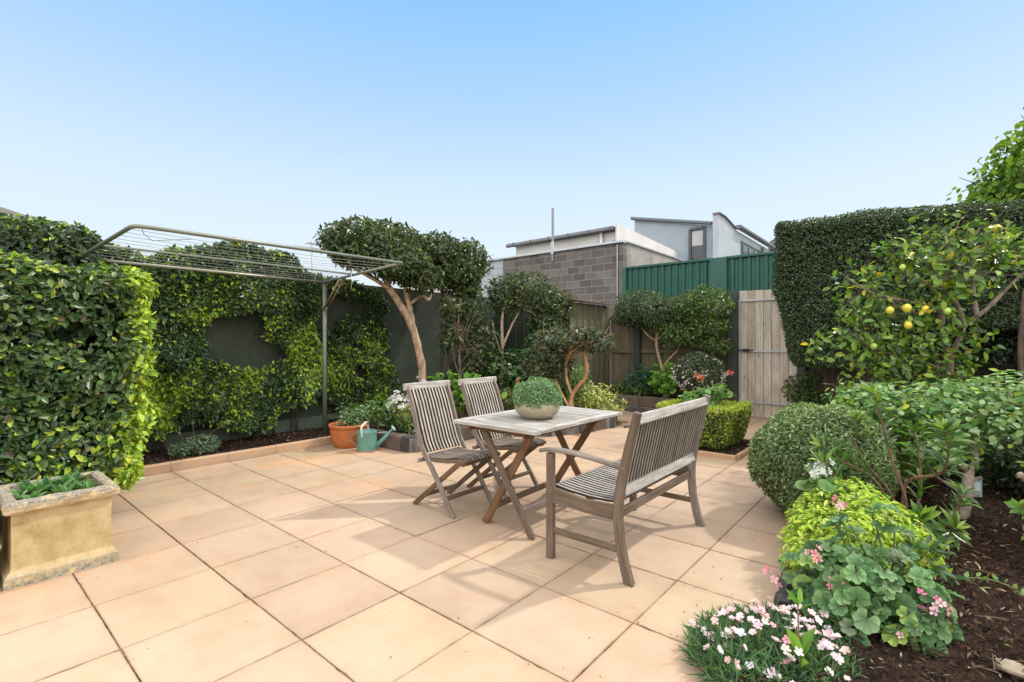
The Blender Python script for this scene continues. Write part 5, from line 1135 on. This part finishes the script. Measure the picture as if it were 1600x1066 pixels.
shrub("small upright shrub growing right against the gate hinge side", (-1.60, 9.85, .1), [((-1.70, 9.75, .62), (.24, .2, .26)), ((-1.55, 9.8, .45), (.22, .2, .2)), ((-1.5, 9.8, .8), (.14, .14, .15))], .05, .5, [((.05, .09, .03), 3), ((.09, .15, .04), 3), ((.2, .26, .06), .6)], 1.6, LEAF, seed=54, flowers=[([(-1.75, 9.6, .75), (-1.8, 9.65, .5)], .035, [((.7, .3, .35), 1)], 4, .015)])
shrub("sparse young shrub with yellow-green tips against the dark back fence", (-1.1, 9.8, .06), [((-1.15, 9.75, .45), (.28, .2, .2))], .05, .5, GRN + [((.3, .34, .06), 1)], .4, LEAF, seed=55, gap=.6)

# --- right bed
r = plant("clipped_bush", (-.66, 4.75, 0), "large ball-shaped grey-green clipped bush overhanging the paving", "bush")
m = MB(); n = 36000
p, nr = ell(n, (.495, .495, .465), .045, -.86); p = np.sign(p) * np.abs(p / .49) ** .93 * .49; p[:, 2] *= 1.02; p = p + nr * (.035 * lumps(p, 1.6, 71))[:, None]
k = ~((p[:, 2] < -.05) & (lumps(p, 1.8, 73) > .55) & (R.random(len(p)) < .7)); p, nr = p[k], nr[k]
brown = (R.random(len(p)) < np.clip((-p[:, 2] - .05) * 1.6 + .25 * lumps(p, 2, 75), .01, .35) * .55)
C = np.where(brown[:, None], pal(len(p), [((.16, .11, .045), 2), ((.10, .08, .03), 2)]), pal(len(p), [((.12, .20, .07), 4), ((.22, .31, .14), 4), ((.42, .50, .32), 2.6), ((.06, .11, .035), 2)]))
BC = np.array((-.66, 4.75, .455))
leaves(m, p + BC, nr, .032, .36, C, .65, .35, 0, OVAL, .5)
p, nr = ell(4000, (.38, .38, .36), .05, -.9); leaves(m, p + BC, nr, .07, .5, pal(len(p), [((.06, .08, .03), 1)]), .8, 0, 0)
m.build("foliage", SOFT, r)
m = MB()
for k in range(14): a = R.uniform(0, 6.28); m.tube([(-.64, 4.77, .0), (-.64 + .1 * math.cos(a), 4.77 + .1 * math.sin(a), .15), (-.66 + .3 * math.cos(a), 4.77 + .3 * math.sin(a), .5)], [.02, .014, .007], 6, (.16, .11, .08))
m.build("stems", BARK, r)
shrub("golden clipped shrub just behind the ball-shaped bush", (-.75, 6.4, .06), [((-.85, 6.3, .46), (.42, .42, .26))], .024, .6, [((.34, .36, .06), 3), ((.24, .28, .05), 2), ((.42, .40, .10), 1)], 2.6, SOFT, seed=76, depth=.12, lump=.07, gap=0)
# bonsai-like rose / plum shrub with gnarled trunk
GB = [((.20, 5.45, .98), (.62, .42, .17)), ((-.15, 5.25, .90), (.40, .35, .16)), ((.62, 5.6, 1.02), (.50, .42, .19)), ((.35, 5.2, .84), (.50, .35, .15)), ((-.40, 5.5, .95), (.30, .3, .14)), ((.9, 5.3, .82), (.4, .35, .18)), ((0.1, 5.0, .62), (.22, .22, .12))]
r = tree("spreading leafy shrub on a knobbly pale trunk in the mulch bed", (.22, 5.25, 0),
     [([(.22, 5.24, .03), (.235, 5.25, .12), (.25, 5.26, .22), (.262, 5.27, .36), (.27, 5.28, .44)], .045, .034), ([(.27, 5.28, .43), (.21, 5.22, .50), (.16, 5.2, .58), (.18, 5.2, .70), (.14, 5.2, .85)], .026, .016), ([(.27, 5.28, .44), (.31, 5.32, .52), (.30, 5.34, .66), (.36, 5.38, .85)], .026, .016), ([(.24, 5.25, .26), (.14, 5.2, .32), (.05, 5.1, .42), (0.0, 5.05, .55)], .014, .008),
      ([(.262, 5.27, .36), (.32, 5.26, .385), (.335, 5.25, .40)], .016, .012), ([(.25, 5.26, .24), (.31, 5.25, .25), (.325, 5.25, .262)], .014, .010), ([(.22, 5.24, .05), (.17, 5.2, .055)], .04, .025)],
     [((.16, 5.2, .78), [0, 1, 4]), ((.34, 5.36, .78), [2, 3, 5])], GB, .058, .62, [((.10, .21, .07), 4), ((.20, .34, .13), 4), ((.36, .48, .26), 1.8), ((.38, .48, .06), .8)], .95, .35, .2, .3, 81, (.46, .37, .30), 4, SOFT, "gnarled_shrub", .9, .008, cat="shrub", droop=0, tilt=.45)
m = MB(); m.box((.31, 5.36, .29), (.10, .003, .15), (.30, .42, .44), rz=.6, ch=.001); tg = m.build("plant_tag", PLAIN, r)
m = MB(); m.box((.3105, 5.3572, .30), (.07, .002, .07), (.62, .72, .73), rz=.6, ch=.0005); m.build("tag_panel", PLAIN, tg)
# long-leaved (oleander-like) shrub
def whorl(m, c, d, k, L, wr, cols, spread=.9, tm=LONG):
    c = np.array(c, float); d = np.array(d, float); d /= np.linalg.norm(d)
    a = np.cross(d, (0.2, .3, 1.0)); a /= np.linalg.norm(a); b = np.cross(d, a)
    an = R.uniform(0, 6.28, k); sp = R.uniform(spread * .5, spread * 1.2, k)
    t = d[None] * np.cos(sp)[:, None] + (a[None] * np.cos(an)[:, None] + b[None] * np.sin(an)[:, None]) * np.sin(sp)[:, None]
    nn = d[None] - t * (t @ d)[:, None] + 1e-4
    leaves(m, np.tile(c, (k, 1)) + t * .004, nrmz(nn), L, wr, pal(k, cols), .12, 0, 0, tm, 0, .25, t)
r = plant("long_leaved_shrub", (-.15, 4.4, .06), "long-leaved shrub with bare arching stems in front of the ball-shaped bush", "shrub")
ms = MB(); mf = MB(); OL = [((.06, .13, .03), 4), ((.10, .20, .04), 3), ((.16, .28, .05), 2), ((.18, .24, .14), 1)]
b0 = np.array((-.12, 4.40, .05))
stems = [[b0, (-.10, 4.36, .35), (-.17, 4.3, .62), (-.22, 4.22, .88), (-.27, 4.2, 1.09)], [b0, (-.18, 4.35, .38), (-.32, 4.3, .58), (-.40, 4.25, .78)],
         [b0, (-.1, 4.4, .45), (.05, 4.3, .56), (.10, 4.25, .62), (.12, 4.2, .78), (.10, 4.18, .88)], [b0, (-.2, 4.2, .25), (-.42, 4.05, .45), (-.52, 3.95, .62)], [b0, (-.25, 4.3, .45), (-.45, 4.2, .6), (-.55, 4.1, .70)],
         [b0, (.05, 4.3, .15), (.15, 4.2, .26)], [b0, (-.05, 4.2, .2), (-.02, 4.05, .32)], [b0, (-.02, 4.5, .4), (-.05, 4.6, .8)], [b0, (-.3, 4.2, .2), (-.35, 4.05, .36)], [b0, (.12, 4.5, .2), (.2, 4.5, .42)], [b0, (-.3, 4.5, .5), (-.4, 4.5, .85)], [b0, (-.2, 4.1, .15), (-.15, 3.95, .2)]]
for s in stems:
    P = smoothpath(s, 6); ms.tube(P, np.linspace(.013, .005, len(P)), 7, (.22, .13, .09), .06)
    bare = s in (stems[1],)
    for i in range(len(P) // 3, len(P)):
        if (i < len(P) * .55 and len(s) > 4) or bare: continue
        whorl(mf, P[i], P[i] - P[i - 1], 4, .12, .24, OL, 1.2)
    if not bare: whorl(mf, P[-1], P[-1] - P[-2], 9, .10, .24, OL + [((.3, .42, .06), 3)], .7)
ms.build("stems", BARK, r); mf.build("foliage", LEAF, r)
# white geranium
def geranium(name, label, base, tips, size, cols, heads, fcols, hn=16, hr=.026, fs=.03, sc_=(.25, .28, .12), extra=None, tm=LOBE):
    r = plant(name, base, label, "flower"); ms = MB(); mf = MB(); base = np.array(base)
    for t in tips:
        t = np.array(t); P = smoothpath([base + R.normal(size=3) * (.03, .03, 0), base * .5 + t * .5 + R.normal(size=3) * .03, t], 3); ms.tube(P, np.linspace(.007, .0035, len(P)), 5, sc_)
        k = 3; d = nrmz(t - base + R.normal(size=(k, 3)) * .12)
        pos = t + R.normal(size=(k, 3)) * .025
        for q in pos: ms.tube([P[-2], q], .002, 4, sc_)
        leaves(mf, pos, nrmz(np.tile((t - base) * (1, 1, .6) + np.array((.05, -.08, .22)), (k, 1))), size, 1.0, pal(k, cols, .12), .32, .15, 0, tm, .2, .25)
    ms.build("stems", SOFT, r); mf.build("foliage", SOFT, r)
    if heads:
        for h in heads:
            m = MB(); h = np.array(h); m.tube([base * .35 + h * .65 - (0, 0, .04), h], .0025, 4, sc_); p = h + R.normal(size=(hn, 3)) * hr
            leaves(m, p, nrmz(p - h + np.array((.1, -.15, .12)) * hr * 4), fs, 1.0, pal(hn, fcols, .08), .3, .1, 0, FLOW, 0, .2)
            m.build("flower_head", PETAL, r)
    return r
GG = [((.15, .29, .09), 3), ((.22, .36, .13), 2), ((.10, .2, .06), 1)]
b = (-.50, 4.0, .06); tips = [(-.49 + R.normal() * .07, 3.93 + R.normal() * .09, .32 + R.uniform(0, .18)) for _ in range(13)] + [(-.42, 3.85, .47), (-.58, 3.95, .46), (-.3, 3.7, .3)]
geranium("geranium", "white geranium head above round leaves between the ball bush and lime mound", b, tips, .085, GG, [(-.545, 3.93, .575)], [((.86, .86, .84), 1)], 30, .032, .042, tm=ROUND)
# lime-green pittosporum mound
LM = [((-.50, 3.80, .25), (.22, .22, .26)), ((-.34, 3.84, .30), (.24, .24, .26)), ((-.44, 3.52, .24), (.22, .22, .22)), ((-.20, 3.74, .25), (.20, .22, .22)), ((-.30, 3.5, .25), (.20, .22, .22)), ((-.06, 3.78, .19), (.13, .16, .14)), ((-.50, 3.32, .15), (.14, .18, .16)), ((-.44, 3.95, .33), (.16, .18, .2))]
r = shrub("low mound of lime-green leafy tips spilling over the bed edge rock", (-.30, 3.6, .05), LM, .042, .40, [((.48, .62, .09), 4), ((.36, .50, .06), 4), ((.60, .68, .18), 2), ((.10, .20, .03), 1.2)], 1.7, SOFT, "shrub", 8, None, .22, .14, .15, OVAL, .8, 82, .9, 0, .45)
# darker rosette shoots at its right side
m = MB()
for c in ((.02, 3.62, .28), (.08, 3.72, .25), (.04, 3.5, .22), (.10, 3.6, .16), (-.05, 3.55, .30), (.10, 3.80, .26), (.0, 3.4, .15)):
    whorl(m, c, (R.normal() * .3, R.normal() * .3 - .2, 1), 9, .085, .36, [((.07, .14, .06), 3), ((.12, .2, .09), 2)], 1.2, OVAL); whorl(m, np.array(c) + (0, 0, .012), (0, 0, 1), 5, .045, .36, [((.30, .42, .08), 1)], .7, OVAL)
    m.tube([(-.05, 3.65, .06), (c[0] - .05, c[1], c[2] - .08), c], [.006, .005, .004], 5, (.15, .2, .07))
m.build("rosette_shoots", LEAF, r)
# foreground pink geranium: sea-green lobed leaves with darker zone
GP = [((.11, .23, .09), 4), ((.19, .33, .15), 4), ((.06, .13, .05), 2), ((.28, .40, .10), 1.2), ((.27, .36, .22), 1)]
b = (-.20, 3.12, .05); tips = []
for i in range(82):
    d = nrmz(R.normal(size=(1, 3)))[0]; d[2] = abs(d[2]) * 1.0; q = np.array((-.23, 3.07, .07)) + d * (.33, .29, .30) * R.uniform(.75, 1.08); tips.append(tuple(q))
for i in range(26): tips.append((-.09 + R.normal() * .08, 2.98 + R.normal() * .07, .10 + R.uniform(0, .10)))
for q in ((-.38, 3.3, .44), (-.30, 3.2, .46), (-.18, 3.2, .50), (-.22, 3.25, .56), (-.12, 3.3, .52)): tips.append(q)
PK = [((.85, .38, .46), 3), ((.80, .25, .38), 1), ((.88, .55, .60), 1)]
geranium("geranium", "pink geranium with scalloped sea-green leaves in the right foreground bed", b, tips, .088, GP,
    [(-.37, 3.30, .545), (-.45, 2.98, .335), (-.35, 2.86, .245), (-.31, 2.83, .20), (-.30, 2.88, .235), (.0, 2.98, .245), (.04, 2.97, .235), (-.62, 3.0, .17), (-.05, 2.85, .14)], PK, 7, .018, .036, (.16, .2, .09))
# dianthus
r = plant("dianthus_clump", (-.55, 2.6, .02), "clump of pale pink dianthus spilling onto the paving at the front", "flower")
m = MB(); n = 3400
def dpos(n, s=1.0):
    u = R.uniform(0, 1, n); an = R.uniform(0, 6.28, n); rr = np.sqrt(u)
    return np.c_[-.535 + rr * np.cos(an) * .31 * s + .05 * np.sin(an), 2.47 + rr * np.sin(an) * .36 * s, np.zeros(n)], rr
p, rr = dpos(n); p[:, 2] = .01 + .07 * np.sqrt(1 - rr ** 2) * R.uniform(.2, 1.1, n)
d = nrmz(np.c_[(p[:, 0] + .49) * 1.2 + R.normal(size=n) * .45, (p[:, 1] - 2.52) * 1.2 + R.normal(size=n) * .45, R.uniform(.25, 1.1, n)])
nn = nrmz(np.cross(d, R.normal(size=(n, 3))))
leaves(m, p, nn, .075, .085, pal(n, [((.10, .20, .10), 4), ((.15, .27, .15), 3), ((.07, .13, .06), 2), ((.25, .32, .12), .5)]), .2, .3, 0, LONG, 0, .35, d)
m.build("foliage", SOFT, r)
ms = MB(); n = 98; p, rr = dpos(n, .98)
p[:60, :2] += (R.normal(size=(12, 2)) * .0)[np.arange(60) // 5]; cl_ = dpos(14, .9)[0][:, :2]; p[:56, :2] = np.repeat(cl_, 4, 0) + R.normal(size=(56, 2)) * .028
TF = (FLOW[0] - np.array([0, .5, 0]), FLOW[1])
for i in range(n):
    rr_i = min(1, math.hypot((p[i, 0] + .49) / .3, (p[i, 1] - 2.52) / .33))
    e = p[i] + np.array([R.normal() * .02, R.normal() * .02, .07 + .07 * math.sqrt(max(0, 1 - rr_i ** 2)) + R.uniform(-.02, .05)]); ms.tube([p[i], (p[i] + e) / 2 + R.normal(size=3) * .006, e - (0, 0, .012)], .0012, 4, (.14, .22, .10))
    mf = MB(); mf.tube([e - (0, 0, .018), e - (0, 0, .002)], [.0025, .0045], 5, (.16, .22, .09)); tilt_ = np.array([R.normal() * .45 + .15, R.normal() * .45 - .25, 1.0]); sz = R.choice([.028, .038, .044], p=[.2, .4, .4]); cc = pal(1, [((.86, .64, .65), 4), ((.88, .76, .75), 4), ((.80, .46, .52), .8)], .06)
    for q in range(3): leaves(mf, e[None] + R.normal(size=(1, 3)) * .002 + (0, 0, .002 * q), nrmz(tilt_[None]), sz * (1 - .18 * q), 1, cc, .12, .0, 0, TF, 0, .08)
    mf.build("flower", PETAL, r)
ms.build("stems", SOFT, r)
# single broad leaf shoot in front
r = plant("leafy_shoot", (-.40, 2.36, .02), "upright shoot with two broad green leaves among the dianthus", "plant")
m = MB(); m.tube([(-.40, 2.38, 0), (-.405, 2.37, .12), (-.41, 2.38, .24), (-.42, 2.42, .34)], [.005, .005, .004, .003], 6, (.25, .18, .12))
for h_, dx in ((.06, .3), (.08, -.3), (.10, .1), (.31, .2), (.32, -.3), (.33, 0)): whorl(m, (-.405, 2.38, h_), (dx, -.1, 1), 2, .13 if h_ < .2 else .07, .34, [((.14, .30, .04), 1), ((.20, .36, .06), 1)], .5, OVAL)
m.build("stem_and_leaves", SOFT, r)
# right-edge shrub: cut branch and shoots
r = plant("pruned_shrub", (.75, 4.7, 0), "pruned shrub with a sawn-off branch and fresh shoots at the right edge", "shrub")
m = MB(); trunkt(m, [(.85, 4.85, 0), (.78, 4.8, .2), (.68, 4.7, .38), (.56, 4.6, .50), (.47, 4.55, .59)], .03, .020, (.36, .27, .20)); m.build("trunk", BARK, r)
m = MB()
for s in ([(.6, 4.5, .3), (.5, 4.4, .38), (.45, 4.35, .42)], [(.7, 4.6, .45), (.6, 4.5, .62), (.5, 4.45, .68)], [(.7, 4.5, .15), (.6, 4.35, .2), (.5, 4.3, .28)], [(.8, 4.7, .5), (.7, 4.6, .75), (.65, 4.55, .86)], [(.7, 4.3, .05), (.6, 4.2, .12), (.55, 4.15, .2)]):
    P = smoothpath(s, 4); m.tube(P, np.linspace(.006, .003, len(P)), 5, (.3, .25, .14))
    for q in P[1:]: whorl(m, q, P[-1] - P[0], 4, .06, .5, [((.13, .25, .06), 3), ((.22, .36, .08), 2)], 1.2, OVAL)
m.build("shoots", SOFT, r)
# dark background shrubs of the right bed
shrub("dark leafy mass in shade behind the knobbly trunk", (1.0, 6.3, .05), [((1.0, 6.4, .35), (.6, .4, .45)), ((.4, 6.6, .35), (.45, .35, .35)), ((1.7, 6.0, .5), (.6, .45, .55)), ((1.3, 6.9, .9), (.5, .4, .4))], .06, .5, [((.035, .06, .025), 4), ((.06, .10, .035), 2)], 1.4, LEAF, seed=91)
shrub("fresh green low growth under the lemon tree behind the long-leaved shrub", (-.2, 5.7, .05), [((-.25, 5.6, .45), (.4, .3, .3)), ((.0, 5.9, .55), (.4, .35, .3)), ((-.3, 6.1, .6), (.35, .3, .25))], .05, .45, [((.10, .18, .04), 4), ((.18, .27, .05), 3), ((.28, .36, .06), 1)], 1.2, LEAF, seed=92)
# cut twig with leaves lying on the mulch, fallen leaves and wood
r = plant("fallen_twig", (.30, 3.75, .08), "cut leafy twig lying on the dark mulch at right", "twig")
m = MB(); P = smoothpath([(.14, 3.78, .095), (.25, 3.86, .105), (.36, 3.84, .10), (.43, 3.70, .09)], 5); m.tube(P, .0025, 5, (.35, .33, .15))
for q in P[2:14]: whorl(m, q + (0, 0, .003), (R.normal(), R.normal(), .4), 2, .034, .55, [((.20, .34, .12), 1), ((.27, .42, .2), 1)], 1.0, OVAL)
m.build("twig_and_leaves", SOFT, r)
m = MB(); p = np.c_[R.uniform(-.1, 1.2, 40), R.uniform(2.7, 4.8, 40), np.full(40, .092)]; leaves(m, p, np.tile([0, 0, 1.0], (40, 1)), .045, .35, pal(40, [((.30, .24, .12), 2), ((.22, .28, .10), 1), ((.40, .34, .22), 1)]), .3)
for k in range(46):
    a = np.array((R.uniform(-.1, 1.0), R.uniform(2.6, 4.8), .092)); d = R.normal(size=3) * (.06, .06, .004); m.tube([a, a + d * .5 + (0, 0, .004), a + d], .0016, 4, (.28, .2, .13))
tagp(m.build("leaf_litter", SOFT), kind="stuff")
rock2 = MB()
V = []; 
for i in range(9):
    th = math.pi * i / 8
    for k in range(14): a = 2 * math.pi * k / 14; V.append((math.sin(th) * math.cos(a), math.sin(th) * math.sin(a), math.cos(th)))
V = np.array(V); V = V * (1 + .15 * lumps(V, .6, 5))[:, None] * (.065, .05, .022) + np.array((.285, 2.95, .07))
rock2.add(V, [[i * 14 + k, (i + 1) * 14 + k, (i + 1) * 14 + (k + 1) % 14, i * 14 + (k + 1) % 14] for i in range(8) for k in range(14)], (.30, .24, .17), None, 0, True)
tagp(rock2.build("bark_piece", STONE, loc=(.3, 2.99, .08)), "pale lump of bark on the mulch in the bottom right corner", "wood chip")
